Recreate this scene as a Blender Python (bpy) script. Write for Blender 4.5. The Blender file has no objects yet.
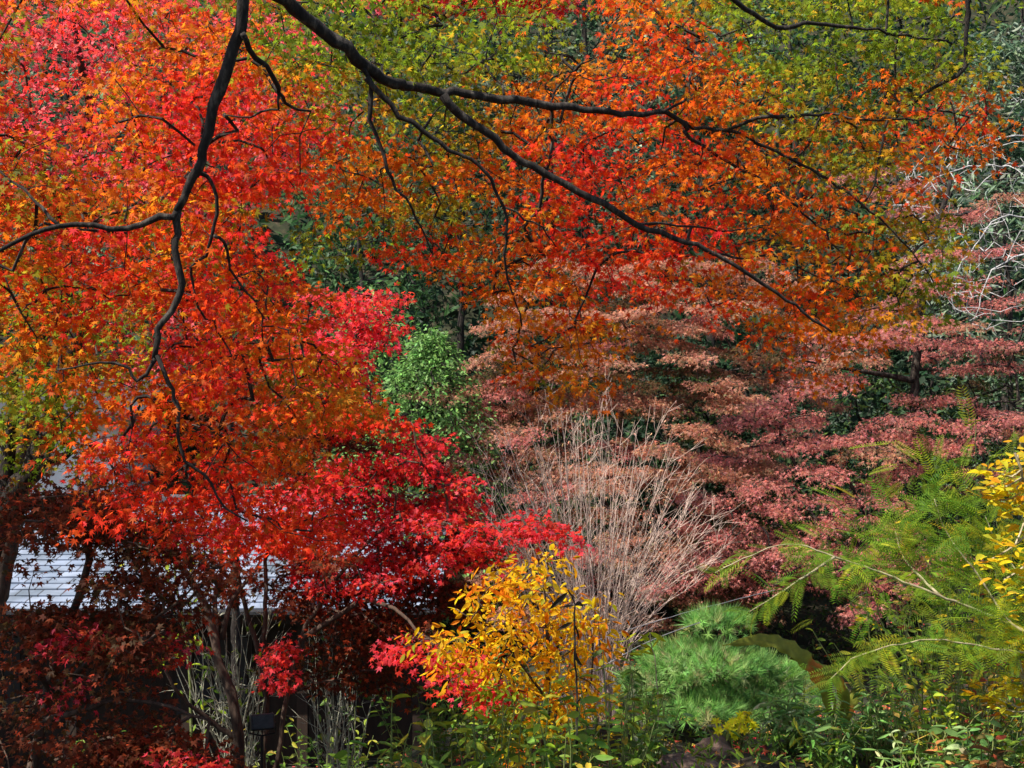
import bpy, math, random
import numpy as np
from mathutils import Vector

random.seed(7)
RNG = np.random.default_rng(7)
SC = bpy.context.scene
COL = SC.collection

# ---------------------------------------------------------------- camera, world, sun, exposure
CAMZ = 5.0
F = 1236.0
cam_d = bpy.data.cameras.new('camera')
cam = bpy.data.objects.new('camera', cam_d)
COL.objects.link(cam)
cam.location = (0, 0, CAMZ)
cam.rotation_euler = (math.radians(90), 0, 0)
cam_d.sensor_width = 36
cam_d.lens = 36 * F / 1024
cam_d.clip_start = 0.1
cam_d.clip_end = 1000
SC.camera = cam

SUN_DIR = Vector((-0.47, -0.29, 0.83)).normalized()      # towards the sun
el = math.asin(SUN_DIR.z)
az = math.atan2(SUN_DIR.x, SUN_DIR.y)
w = bpy.data.worlds.new('World')
SC.world = w
w.use_nodes = True
nt = w.node_tree
sky = nt.nodes.new('ShaderNodeTexSky')
sky.sky_type = 'NISHITA'
sky.sun_disc = False
sky.sun_elevation = el
sky.sun_rotation = az
nt.links.new(sky.outputs[0], nt.nodes['Background'].inputs[0])
nt.nodes['Background'].inputs[1].default_value = 0.09
sd = bpy.data.lights.new('sun', 'SUN')
sd.energy = 4.8
sd.angle = math.radians(0.5)
sd.color = (1.0, 0.94, 0.85)
so = bpy.data.objects.new('sun', sd)
COL.objects.link(so)
so.rotation_euler = SUN_DIR.to_track_quat('Z', 'Y').to_euler()
SC.view_settings.view_transform = 'Standard'
SC.view_settings.look = 'None'
SC.view_settings.gamma = 1
SC.view_settings.use_curve_mapping = False
SC.view_settings.exposure = 1.12


def P(px, py, d):
    return np.array([(px - 512) / F * d, d, CAMZ - (py - 384) / F * d])


# ---------------------------------------------------------------- materials
def new_mat(name):
    m = bpy.data.materials.new(name)
    m.use_nodes = True
    return m, m.node_tree, m.node_tree.nodes['Principled BSDF']


def leaf_mat(name, trans=0.5, rough=0.45, spec=0.4):
    """leaf colour comes from the per-leaf attribute, mottled by noise; front diffuse + light through the blade"""
    m, t, b = new_mat(name)
    at = t.nodes.new('ShaderNodeAttribute'); at.attribute_name = 'leaf_colour'
    tc = t.nodes.new('ShaderNodeTexCoord')
    no = t.nodes.new('ShaderNodeTexNoise'); no.inputs['Scale'].default_value = 22; no.inputs['Detail'].default_value = 3
    t.links.new(tc.outputs['Object'], no.inputs['Vector'])
    mr = t.nodes.new('ShaderNodeMapRange')
    mr.inputs[1].default_value = 0.3; mr.inputs[2].default_value = 0.7
    mr.inputs[3].default_value = 0.72; mr.inputs[4].default_value = 1.15
    t.links.new(no.outputs[0], mr.inputs[0])
    mu = t.nodes.new('ShaderNodeVectorMath'); mu.operation = 'SCALE'
    t.links.new(at.outputs['Color'], mu.inputs[0]); t.links.new(mr.outputs[0], mu.inputs['Scale'])
    t.links.new(mu.outputs[0], b.inputs['Base Color'])
    b.inputs['Roughness'].default_value = rough
    b.inputs['Specular IOR Level'].default_value = spec
    tr = t.nodes.new('ShaderNodeBsdfTranslucent')
    t.links.new(mu.outputs[0], tr.inputs['Color'])
    mx = t.nodes.new('ShaderNodeMixShader'); mx.inputs[0].default_value = trans
    t.links.new(b.outputs[0], mx.inputs[1]); t.links.new(tr.outputs[0], mx.inputs[2])
    t.links.new(mx.outputs[0], t.nodes['Material Output'].inputs['Surface'])
    return m


def noise_mat(name, c1, c2, scale=8, rough=0.9, bump=0.4, stretch=(1, 1, 1), c3=None, spec=0.3):
    m, t, b = new_mat(name)
    tc = t.nodes.new('ShaderNodeTexCoord')
    mp = t.nodes.new('ShaderNodeMapping'); mp.inputs['Scale'].default_value = stretch
    t.links.new(tc.outputs['Object'], mp.inputs[0])
    no = t.nodes.new('ShaderNodeTexNoise'); no.inputs['Scale'].default_value = scale; no.inputs['Detail'].default_value = 8
    no.inputs['Roughness'].default_value = 0.65
    t.links.new(mp.outputs[0], no.inputs['Vector'])
    cr = t.nodes.new('ShaderNodeValToRGB')
    cr.color_ramp.elements[0].position = 0.35; cr.color_ramp.elements[1].position = 0.68
    cr.color_ramp.elements[0].color = (*c1, 1); cr.color_ramp.elements[1].color = (*c2, 1)
    if c3:
        e = cr.color_ramp.elements.new(0.52); e.color = (*c3, 1)
    t.links.new(no.outputs[0], cr.inputs[0])
    t.links.new(cr.outputs[0], b.inputs['Base Color'])
    b.inputs['Roughness'].default_value = rough
    b.inputs['Specular IOR Level'].default_value = spec
    bp = t.nodes.new('ShaderNodeBump'); bp.inputs['Strength'].default_value = bump; bp.inputs['Distance'].default_value = 0.02
    t.links.new(no.outputs[0], bp.inputs['Height']); t.links.new(bp.outputs[0], b.inputs['Normal'])
    return m


M = {}
M['maple'] = leaf_mat('maple_leaf', 0.70, 0.55, 0.15)
M['leaf'] = leaf_mat('broad_leaf', 0.40, 0.5, 0.22)
M['needle'] = leaf_mat('needle_leaf', 0.25, 0.5, 0.3)
M['litter'] = leaf_mat('fallen_leaf', 0.15, 0.7, 0.2)
M['bark_dark'] = noise_mat('dark_bark', (0.008, 0.006, 0.005), (0.085, 0.07, 0.055), 30, 0.95, 0.8, (1, 1, .3), c3=(0.02, 0.015, 0.012))
M['bark_brown'] = noise_mat('brown_bark', (0.03, 0.018, 0.013), (0.10, 0.065, 0.045), 22, 0.95, 0.8, (1, 1, .25))
M['bark_pale'] = noise_mat('pale_bark', (0.34, 0.24, 0.19), (0.62, 0.48, 0.40), 25, 0.9, 0.4)
M['bark_grey'] = noise_mat('grey_bark', (0.20, 0.19, 0.18), (0.52, 0.50, 0.49), 25, 0.9, 0.4)
M['bark_lichen'] = noise_mat('lichened_bark', (0.22, 0.21, 0.14), (0.60, 0.60, 0.46), 25, 0.9, 0.4)
M['stem_green'] = noise_mat('green_stem', (0.09, 0.13, 0.03), (0.20, 0.22, 0.07), 25, 0.7, 0.2)
M['stem_tan'] = noise_mat('tan_stem', (0.16, 0.13, 0.07), (0.42, 0.36, 0.22), 25, 0.7, 0.2)
M['soil'] = noise_mat('soil', (0.012, 0.009, 0.006), (0.06, 0.04, 0.025), 3.5, 1, 1.0, c3=(0.02, 0.025, 0.010))
M['plaster'] = noise_mat('white_plaster', (0.62, 0.60, 0.56), (0.78, 0.77, 0.74), 2.5, 0.9, 0.1)
M['timber'] = noise_mat('dark_timber', (0.014, 0.008, 0.005), (0.04, 0.024, 0.015), 9, 0.8, 0.3, (1, 1, .12))
M['eave'] = noise_mat('tan_timber', (0.35, 0.23, 0.12), (0.50, 0.35, 0.20), 9, 0.8, 0.2)
M['glass'] = noise_mat('window_glass', (0.012, 0.012, 0.014), (0.03, 0.03, 0.035), 3, 0.35, 0.0, spec=0.4)
M['metal_dark'] = noise_mat('black_metal', (0.008, 0.008, 0.009), (0.025, 0.025, 0.027), 30, 0.4, 0.1)
M['lens'] = noise_mat('lamp_lens', (0.10, 0.11, 0.13), (0.2, 0.21, 0.24), 30, 0.1, 0.0, spec=0.8)
M['gutter'] = noise_mat('weathered_gutter', (0.35, 0.38, 0.34), (0.55, 0.58, 0.52), 6, 0.5, 0.05)
M['rock'] = noise_mat('garden_rock', (0.06, 0.042, 0.03), (0.24, 0.16, 0.12), 7, 0.95, 0.9)
M['rock_pale'] = noise_mat('pale_rock', (0.22, 0.23, 0.26), (0.55, 0.56, 0.60), 7, 0.95, 0.7)
M['cable'] = noise_mat('wire', (0.10, 0.10, 0.11), (0.22, 0.22, 0.24), 30, 0.5, 0.0)


def slate_mat():
    m, t, b = new_mat('roof_slate')
    tc = t.nodes.new('ShaderNodeTexCoord')
    br = t.nodes.new('ShaderNodeTexBrick')
    br.inputs['Scale'].default_value = 1.0
    br.inputs['Color1'].default_value = (0.15, 0.19, 0.26, 1); br.inputs['Color2'].default_value = (0.25, 0.29, 0.37, 1)
    br.inputs['Mortar'].default_value = (0.05, 0.05, 0.06, 1)
    br.inputs['Mortar Size'].default_value = 0.010; br.inputs['Brick Width'].default_value = 0.30; br.inputs['Row Height'].default_value = 0.2
    t.links.new(tc.outputs['UV'], br.inputs['Vector'])
    no = t.nodes.new('ShaderNodeTexNoise'); no.inputs['Scale'].default_value = 2.2; no.inputs['Detail'].default_value = 8
    t.links.new(tc.outputs['Object'], no.inputs['Vector'])
    mx = t.nodes.new('ShaderNodeMix'); mx.data_type = 'RGBA'; mx.blend_type = 'MULTIPLY'; mx.inputs[0].default_value = 0.7
    cr = t.nodes.new('ShaderNodeValToRGB')
    cr.color_ramp.elements[0].position = 0.3; cr.color_ramp.elements[1].position = 0.65
    cr.color_ramp.elements[0].color = (0.22, 0.24, 0.20, 1); cr.color_ramp.elements[1].color = (1, 1, 1, 1)
    t.links.new(no.outputs[0], cr.inputs[0])
    t.links.new(br.outputs['Color'], mx.inputs[6]); t.links.new(cr.outputs[0], mx.inputs[7])
    t.links.new(mx.outputs[2], b.inputs['Base Color'])
    b.inputs['Roughness'].default_value = 0.55
    return m


M['slate'] = slate_mat()

# ---------------------------------------------------------------- object helpers
PARTS = {}


def tag(o, label=None, cat=None, group=None, kind=None):
    if label: o['label'] = label
    if cat: o['category'] = cat
    if group: o['group'] = group
    if kind: o['kind'] = kind
    return o


def thing(name, loc, label, cat, group=None):
    o = bpy.data.objects.new(name, None)
    o.empty_display_size = 0.2
    o.location = tuple(float(v) for v in loc)
    COL.objects.link(o)
    return tag(o, label, cat, group)


def link_mesh(name, me, mat, parent=None):
    o = bpy.data.objects.new(name, me)
    COL.objects.link(o)
    if mat: me.materials.append(mat)
    if parent is not None:
        o.parent = parent
        if parent.type == 'EMPTY' and parent.parent is None:
            o.location = tuple(-v for v in parent.location)     # mesh data is in world coordinates
    return o


def tri_mesh(name, V, T, mat, parent=None, col=None, smooth=False):
    V = np.ascontiguousarray(V, dtype=np.float32); T = np.ascontiguousarray(T, dtype=np.int32)
    me = bpy.data.meshes.new(name)
    me.vertices.add(len(V)); me.vertices.foreach_set('co', V.ravel())
    k = T.shape[1]
    me.loops.add(T.size); me.loops.foreach_set('vertex_index', T.ravel())
    me.polygons.add(len(T))
    me.polygons.foreach_set('loop_start', np.arange(0, T.size, k, dtype=np.int32))
    if smooth: me.polygons.foreach_set('use_smooth', np.ones(len(T), dtype=bool))
    if col is not None:
        a = me.color_attributes.new('leaf_colour', 'FLOAT_COLOR', 'POINT')
        c4 = np.ones((len(V), 4), dtype=np.float32); c4[:, :3] = col
        a.data.foreach_set('color', c4.ravel())
    me.update(calc_edges=True)
    return link_mesh(name, me, mat, parent)


class Geo:
    """collects tubes, boxes and loose faces for one mesh"""
    def __init__(s): s.v = []; s.f = []; s.n = 0; s.uv = None

    def add(s, v, f):
        v = np.asarray(v, dtype=float); s.v.append(v)
        s.f += [tuple(i + s.n for i in q) for q in f]; s.n += len(v)

    def tube(s, pts, rad, k=6, wob=0.0):
        pts = np.asarray(pts, dtype=float); n = len(pts)
        if n < 2: return
        rad = np.broadcast_to(np.asarray(rad, dtype=float), (n,))
        tan = np.gradient(pts, axis=0); tan /= (np.linalg.norm(tan, axis=1)[:, None] + 1e-9)
        ref = np.array([0.3, 1, 0.2]) if abs(tan[0] @ np.array([0.3, 1, 0.2])) < 0.85 else np.array([1, 0, 0.1])
        u = np.cross(tan, ref); u /= (np.linalg.norm(u, axis=1)[:, None] + 1e-9)
        v = np.cross(tan, u)
        a = np.arange(k) / k * 2 * math.pi
        r = rad[:, None] * (1 + (wob * RNG.standard_normal((n, k)) if wob else 0))
        ring = pts[:, None, :] + r[..., None] * (np.cos(a)[None, :, None] * u[:, None, :] + np.sin(a)[None, :, None] * v[:, None, :])
        fs = []
        for i in range(n - 1):
            for j in range(k):
                j2 = (j + 1) % k
                fs.append((i * k + j, i * k + j2, (i + 1) * k + j2, (i + 1) * k + j))
        fs.append(tuple(range(k - 1, -1, -1))); fs.append(tuple(range((n - 1) * k, n * k)))
        s.add(ring.reshape(-1, 3), fs)

    def box(s, c, d, rot=None):
        c = np.asarray(c, float); d = np.asarray(d, float) / 2
        v = np.array([[x, y, z] for x in (-1, 1) for y in (-1, 1) for z in (-1, 1)], float) * d
        if rot is not None: v = v @ np.asarray(rot).T
        s.add(v + c, [(0, 1, 3, 2), (4, 6, 7, 5), (0, 4, 5, 1), (2, 3, 7, 6), (0, 2, 6, 4), (1, 5, 7, 3)])

    def build(s, name, mat, parent=None, smooth=False):
        me = bpy.data.meshes.new(name)
        me.from_pydata(np.concatenate(s.v).tolist(), [], s.f)
        if smooth: me.polygons.foreach_set('use_smooth', np.ones(len(me.polygons), dtype=bool))
        me.update()
        return link_mesh(name, me, mat, parent)


def rotx(a):
    c, s_ = math.cos(a), math.sin(a)
    return np.array([[1, 0, 0], [0, c, -s_], [0, s_, c]])


def rotz(a):
    c, s_ = math.cos(a), math.sin(a)
    return np.array([[c, -s_, 0], [s_, c, 0], [0, 0, 1]])


def smooth_path(pts, step=0.06, jit=0.0):
    """Catmull-Rom through the points, resampled"""
    p = np.asarray(pts, float)
    if len(p) < 3:
        n = max(2, int(np.linalg.norm(p[-1] - p[0]) / step))
        t = np.linspace(0, 1, n)[:, None]
        out = p[0] * (1 - t) + p[-1] * t
    else:
        q = np.vstack([2 * p[0] - p[1], p, 2 * p[-1] - p[-2]])
        out = []
        for i in range(1, len(q) - 2):
            n = max(2, int(np.linalg.norm(q[i + 1] - q[i]) / step))
            t = np.linspace(0, 1, n, endpoint=False)[:, None]
            out.append(0.5 * ((2 * q[i]) + (-q[i - 1] + q[i + 1]) * t + (2 * q[i - 1] - 5 * q[i] + 4 * q[i + 1] - q[i + 2]) * t ** 2
                              + (-q[i - 1] + 3 * q[i] - 3 * q[i + 1] + q[i + 2]) * t ** 3))
        out = np.vstack(out + [p[-1:]])
    if jit:
        j = RNG.standard_normal(out.shape) * jit; j[0] = 0
        out = out + j
    return out


# ---------------------------------------------------------------- leaf templates (x side, y tip, z normal), unit length about 1
def t_maple():
    ang = [0, 42, 80, 122]; ln = [1.0, 0.88, 0.66, 0.36]
    tips = [(math.sin(math.radians(a)) * l, math.cos(math.radians(a)) * l) for a, l in zip(ang, ln)]
    half = [(0.0, -0.06)]
    notch = []
    for (a1, a2, r) in ((42, 0, 0.34), (80, 42, 0.30), (122, 80, 0.22)):
        m_ = math.radians((a1 + a2) / 2); notch.append((math.sin(m_) * r, math.cos(m_) * r))
    right = [tips[3], notch[2], tips[2], notch[1], tips[1], notch[0], tips[0]]
    left = [(-x, y) for x, y in right[:-1]][::-1]
    out = [(0, -0.05)] + right + left
    pts = [(0.0, 0.12)] + out
    v = np.array([[x, y - 0.15, -0.16 * (x * x + max(y, 0) ** 2)] for x, y in pts])
    n = len(out)
    T = np.array([(0, 1 + i, 1 + (i + 1) % n) for i in range(n)])
    return v * 0.62, T


def t_star():
    v = []; T = []
    for a, l in ((0, 1), (48, .85), (-48, .85), (95, .55), (-95, .55)):
        r = math.radians(a); d = np.array([math.sin(r), math.cos(r)]); s_ = np.array([d[1], -d[0]])
        i = len(v)
        v += [(*(-0.05 * d), 0.0), (*(0.42 * l * d + 0.17 * s_), -0.04), (*(l * d), -0.18 * l), (*(0.42 * l * d - 0.17 * s_), -0.04)]
        T += [(i, i + 1, i + 2), (i, i + 2, i + 3)]
    v = np.array(v, float); v[:, 1] -= 0.15
    return v * 0.62, np.array(T)


def t_star3():
    v = []; T = []
    for a, l in ((0, 1), (60, .8), (-60, .8)):
        r = math.radians(a); d = np.array([math.sin(r), math.cos(r)]); s_ = np.array([d[1], -d[0]])
        i = len(v)
        v += [(*(-0.1 * d + 0.16 * s_), 0.0), (*(l * d), -0.18 * l), (*(-0.1 * d - 0.16 * s_), 0.0)]
        T += [(i, i + 1, i + 2)]
    v = np.array(v, float); v[:, 1] -= 0.15
    return v * 0.68, np.array(T)


def t_oval(wd=0.42):
    v = [(0, 0, 0), (wd * .38, .22, .07), (wd * .5, .5, .08), (wd * .28, .82, .04), (0, 1, -.06), (-wd * .28, .82, .04), (-wd * .5, .5, .08), (-wd * .38, .22, .07), (0, .5, 0)]
    T = [(8, 0, 1), (8, 1, 2), (8, 2, 3), (8, 3, 4), (8, 4, 5), (8, 5, 6), (8, 6, 7), (8, 7, 0)]
    return np.array(v, float), np.array(T)


def t_diamond():
    v = [(0, 0, 0), (.24, .45, .05), (0, 1, -.05), (-.24, .45, .05)]
    return np.array(v, float), np.array([(0, 1, 2), (0, 2, 3)])


def t_tuft(n=14, seed=1):
    r = np.random.default_rng(seed); v = []; T = []
    for i in range(n):
        a = r.uniform(0, 2 * math.pi); e = r.uniform(0.15, 1.35)
        d = np.array([math.cos(a) * math.cos(e), math.sin(a) * math.cos(e), math.sin(e)])
        s_ = np.cross(d, (0, 0, 1)); s_ /= np.linalg.norm(s_) + 1e-6
        l = r.uniform(.7, 1); b = 0.1 * d; k = len(v)
        v += [b + s_ * .028, b + d * l, b - s_ * .028]; T += [(k, k + 1, k + 2)]
    return np.array(v), np.array(T)


def t_frond(n=11, wd=.2, gap=.5):
    v = []; T = []
    v += [(-.006, 0, 0), (.006, 0, 0), (0.0, 1, -.22)]; T += [(0, 1, 2)]
    for i in range(n):
        y = .10 + .88 * i / (n - 1); z = -.22 * y * y
        l = wd * (1 - .65 * abs(y - .42) ** 1.3) * (1 if i < n - 1 else .6)
        for s_ in (-1, 1):
            k = len(v); w2 = .88 / (n - 1) * gap
            v += [(0, y, z), (s_ * l * .55, y + .03 + w2 * .55, z - .012), (s_ * l, y + .07, z - .035), (s_ * l * .5, y + .03 - w2 * .45, z - .012)]
            T += [(k, k + 1, k + 2), (k, k + 2, k + 3)]
    return np.array(v, float), np.array(T)


TPL = dict(maple=t_maple(), star=t_star(), star3=t_star3(), oval=t_oval(), narrow=t_oval(.24), diamond=t_diamond(),
           tuft=t_tuft(20), frond=t_frond(), fern=t_frond(16, .26, .62), fern2=t_frond(15, .20, .55))


def place_leaves(name, tpl, pos, tip, nrm, size, colr, mat, parent):
    """one mesh of many leaves: positions, tip directions, face normals, sizes and colours are arrays"""
    V, T = TPL[tpl]
    n = len(pos)
    tip = tip / (np.linalg.norm(tip, axis=1)[:, None] + 1e-9)
    side = np.cross(tip, nrm); side /= (np.linalg.norm(side, axis=1)[:, None] + 1e-9)
    up = np.cross(side, tip)
    k = len(V)
    W = RNG.uniform(0.8, 1.1, (n, 1, 1))
    curl = RNG.uniform(-0.5, 2.2, (n, 1, 1))
    A = (side[:, None, :] * V[None, :, 0:1] * W + tip[:, None, :] * V[None, :, 1:2] + up[:, None, :] * V[None, :, 2:3] * curl) * size[:, None, None] + pos[:, None, :]
    TT = (T[None] + (np.arange(n) * k)[:, None, None]).reshape(-1, 3)
    return tri_mesh(name, A.reshape(-1, 3), TT, mat, parent, np.repeat(colr, k, axis=0))


# ---------------------------------------------------------------- colours: (weight, rgb) of what grows on each kind of spray
PAL = {
    'R': [(5, (.86, .050, .016)), (3, (.88, .10, .018)), (2, (.82, .035, .035)), (1, (.65, .13, .02))],
    'P': [(5, (.86, .07, .09)), (3, (.88, .15, .17)), (3, (.88, .06, .03)), (1, (.62, .10, .05))],
    'O': [(4, (.86, .17, .012)), (3, (.88, .25, .014)), (2, (.86, .08, .012)), (1, (.55, .24, .015)), (1, (.30, .28, .02))],
    'o': [(3, (.70, .15, .014)), (2, (.78, .21, .014)), (2, (.46, .20, .015)), (2, (.82, .08, .015)), (1, (.24, .24, .02))],
    'Y': [(5, (.85, .34, .02)), (2, (.85, .22, .02)), (1, (.55, .32, .03))],
    'G': [(3, (.34, .30, .018)), (2, (.60, .26, .015)), (2, (.22, .28, .02)), (1, (.80, .13, .015)), (1, (.46, .36, .02))],
    'g': [(5, (.19, .27, .016)), (3, (.28, .32, .018)), (1, (.48, .28, .02)), (1, (.12, .19, .015))],
    'C': [(5, (.88, .055, .07)), (3, (.88, .07, .035)), (2, (.84, .10, .14)), (1, (.50, .05, .03))],
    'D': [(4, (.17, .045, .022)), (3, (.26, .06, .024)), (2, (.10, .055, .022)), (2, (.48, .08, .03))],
    'B': [(4, (.64, .31, .20)), (3, (.74, .39, .27)), (2, (.48, .24, .15)), (1, (.42, .31, .17))],
    'K': [(4, (.66, .25, .21)), (3, (.76, .33, .28)), (2, (.58, .22, .19)), (1, (.44, .24, .16))],
    'M': [(3, (.18, .11, .05)), (2, (.24, .12, .06)), (2, (.09, .10, .035))],
    'E': [(4, (.040, .095, .032)), (3, (.065, .135, .045)), (1, (.12, .21, .07))],
    'e': [(4, (.018, .045, .022)), (3, (.03, .06, .03))],
    'S': [(4, (.12, .19, .10)), (3, (.18, .26, .15)), (2, (.28, .34, .24))],
    'U': [(4, (.14, .29, .065)), (3, (.22, .40, .11)), (1, (.06, .12, .03))],
    'L': [(3, (.30, .42, .03)), (3, (.45, .52, .03)), (2, (.18, .30, .03)), (1, (.70, .58, .05))],
    'F': [(4, (.17, .31, .03)), (3, (.25, .38, .035)), (1, (.38, .44, .04))],
    'V': [(5, (.80, .58, .02)), (2, (.66, .56, .04)), (1, (.80, .40, .02))],
    'A': [(5, (.93, .52, .012)), (3, (.92, .54, .02)), (3, (.92, .26, .012)), (1, (.55, .50, .04))],
    'n': [(4, (.13, .30, .06)), (3, (.21, .40, .09)), (2, (.06, .17, .03)), (1, (.28, .30, .12))],
    'h': [(4, (.10, .20, .025)), (3, (.16, .28, .035)), (2, (.24, .33, .035)), (1, (.36, .32, .03))],
    'H': [(4, (.15, .29, .07)), (3, (.22, .38, .11)), (1, (.42, .50, .26))],
    'T': [(3, (.30, .12, .05)), (3, (.45, .20, .06)), (2, (.55, .35, .08)), (2, (.40, .07, .03)), (1, (.12, .1, .03))],
    'W': [(1, (.90, .80, .02))],
    'm': [(3, (.05, .10, .02)), (2, (.03, .06, .02)), (1, (.09, .15, .03))],
}


def colours(keys, jit=0.16, same=0.5):
    """keys: per-leaf key string array grouped in sprays (list of (key, n))"""
    out = []
    for k, n in keys:
        p = PAL[k]; wt = np.array([a for a, _ in p], float); wt /= wt.sum()
        cs = np.array([c for _, c in p])
        idx = RNG.choice(len(p), n, p=wt)
        own = RNG.choice(len(p), p=wt)
        idx[RNG.random(n) < same] = own
        c = cs[idx] * (1 + jit * RNG.standard_normal((n, 1))) * (1 + 0.5 * jit * RNG.standard_normal((n, 3)))
        out.append(c)
    return np.clip(np.concatenate(out), 0.004, 0.9)


def sprays(centres, keys, R, n, size, flat=0.22, tilt=0.55, droop=0.5, lean=(0, 0, 1), samp=0.5, orient=None):
    """flat layered sprays: leaves spread over a tilted disc, pointing outwards and drooping. Returns arrays."""
    pos = []; tip = []; nrm = []; sz = []; ck = []
    for c, k in zip(centres, keys):
        m_ = max(3, int(n * RNG.uniform(.6, 1.4)))
        r = np.sqrt(RNG.random(m_)) * R * RNG.uniform(.75, 1.3); a = RNG.uniform(0, 2 * math.pi, m_)
        nn = np.array(lean) + RNG.standard_normal(3) * .22; nn /= np.linalg.norm(nn)
        u = np.cross(nn, (0, 1, .1)); u /= np.linalg.norm(u); v = np.cross(nn, u)
        rad = np.cos(a)[:, None] * u + np.sin(a)[:, None] * v
        p = c + rad * r[:, None] + nn * (RNG.standard_normal(m_) * R * flat)[:, None]
        p[:, 2] -= droop * .35 * r ** 2 / R
        t = rad + RNG.standard_normal((m_, 3)) * .45; t[:, 2] -= droop * RNG.uniform(.2, 1.6, m_)
        q = nn + RNG.standard_normal((m_, 3)) * tilt
        pos.append(p); tip.append(t); nrm.append(q); sz.append(size * RNG.uniform(.65, 1.25, m_)); ck.append((k, m_))
    return np.concatenate(pos), np.concatenate(tip), np.concatenate(nrm), np.concatenate(sz), colours(ck, same=samp)


# ---------------------------------------------------------------- branching: join every spray to the nearest wood already grown
class Wood:
    def __init__(s, cap=60000):
        s.p = np.zeros((cap, 3)); s.par = np.full(cap, -1); s.traced = np.zeros(cap, bool); s.n = 0; s.load = np.zeros(cap)

    def limb(s, pts, parent=-1):
        i0 = s.n
        for q in pts:
            s.p[s.n] = q; s.par[s.n] = parent; s.traced[s.n] = True; parent = s.n; s.n += 1
        return i0

    def grow(s, targets, step=0.12, jit=0.012, sag=0.08, up_bias=0.0):
        base = s.p[:s.n]
        d0 = np.array([np.min(np.sum((base - t) ** 2, axis=1)) for t in targets])
        for ti in np.argsort(d0):
            t = targets[ti]
            dv = s.p[:s.n] - t
            dd = np.sqrt(np.sum(dv ** 2, axis=1)) + up_bias * np.maximum(dv[:, 2], 0)
            i = int(np.argmin(dd)); a = s.p[i]; L = float(np.linalg.norm(t - a))
            if L < 0.02: continue
            k = max(2, int(L / step))
            u = (np.arange(1, k + 1) / k)[:, None]
            q = a * (1 - u) + t * u
            bow = RNG.standard_normal(3) * sag * L * .5; bow[2] += sag * L
            q = q + np.sin(u * math.pi) * bow + RNG.standard_normal((k, 3)) * jit
            par = i
            for j in range(k):
                if s.n >= len(s.p): return
                s.p[s.n] = q[j]; s.par[s.n] = par; par = s.n; s.n += 1
            s.load[par] += 1

    def build(s, name, mat, parent, rtip=0.003, power=0.42, rmax=0.08, k=5):
        ld = s.load.copy()
        for i in range(s.n - 1, -1, -1):
            if s.par[i] >= 0: ld[s.par[i]] += ld[i]
        rad = np.minimum(rtip * np.maximum(ld, 1) ** power, rmax)
        best = {}
        for i in range(s.n):
            if s.traced[i]: continue
            pr = s.par[i]
            if pr not in best or ld[i] > ld[best[pr]]: best[pr] = i
        g = Geo()
        for i in range(s.n):
            if s.traced[i]: continue
            pr = s.par[i]
            if s.traced[pr] or best[pr] != i:
                ch = [pr, i]; j = i
                while j in best: j = best[j]; ch.append(j)
                r = rad[ch].copy(); r[0] = r[1]; r[-1] *= .6
                g.tube(s.p[ch], r, k)
        if g.n: return g.build(name, mat, parent)


def grid_targets(rows, y0, dep, per, skip='.', jitd=0.5, jx=1.0, cell=32, x0=0):
    """foliage map: one letter per 32 px cell of what grows there, spread through the crown's depth dep(px,py)->(mid, half)"""
    cs = []; ks = []
    for r, row in enumerate(rows):
        for c, ch in enumerate(row):
            if ch in skip: continue
            m_ = per if isinstance(per, (int, float)) else per.get(ch, per['*'])
            cnt = int(m_) + (RNG.random() < m_ - int(m_))
            for _ in range(cnt):
                px = x0 + (c + .5 + RNG.uniform(-.55, .55) * jx) * cell; py = y0 + (r + .5 + RNG.uniform(-.55, .55) * jx) * cell
                mid, half = dep(px, py)
                cs.append(P(px, py, mid + RNG.uniform(-half, half))); ks.append(ch)
    return np.array(cs), ks


# ---------------------------------------------------------------- ground
def sstep(a, b, x):
    t = np.clip((x - a) / (b - a), 0, 1); return t * t * (3 - 2 * t)


def hgt(x, y):
    x = np.asarray(x, float); y = np.asarray(y, float)
    base = np.interp(y, [-60, -5, 0, 4, 7, 10, 13, 19, 24, 30, 45, 70, 120, 300], [9, 3.9, 3.4, 3.05, 2.75, 2.15, 1.2, .8, 2.0, 6.5, 21, 36, 48, 60])
    left = sstep(0.6, -2.6, x) * sstep(4.5, 10, y) * (1 - sstep(20, 30, y)) * 1.25
    wob = .10 * np.sin(x * 1.3 + y * .7) + .07 * np.sin(x * 2.9 - y * 2.1) + .04 * np.sin(x * 6.1 + y * 5.3)
    return base - left + wob


gx = np.concatenate([np.linspace(-260, -31, 24), np.linspace(-30, 30, 221), np.linspace(31, 260, 24)])
gy = np.concatenate([np.linspace(-60, -1, 20), np.linspace(0, 50, 201), np.linspace(52, 300, 40)])
XX, YY = np.meshgrid(gx, gy)
ZZ = hgt(XX, YY)
V = np.stack([XX, YY, ZZ], -1).reshape(-1, 3)
nx, ny = len(gx), len(gy)
ii, jj = np.meshgrid(np.arange(ny - 1), np.arange(nx - 1), indexing='ij')
a0 = (ii * nx + jj).ravel()
Q = np.stack([a0, a0 + 1, a0 + nx + 1, a0 + nx], 1)
gnd = tri_mesh('ground', V, Q, M['soil'], None, smooth=True)
tag(gnd, kind='structure')

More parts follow.
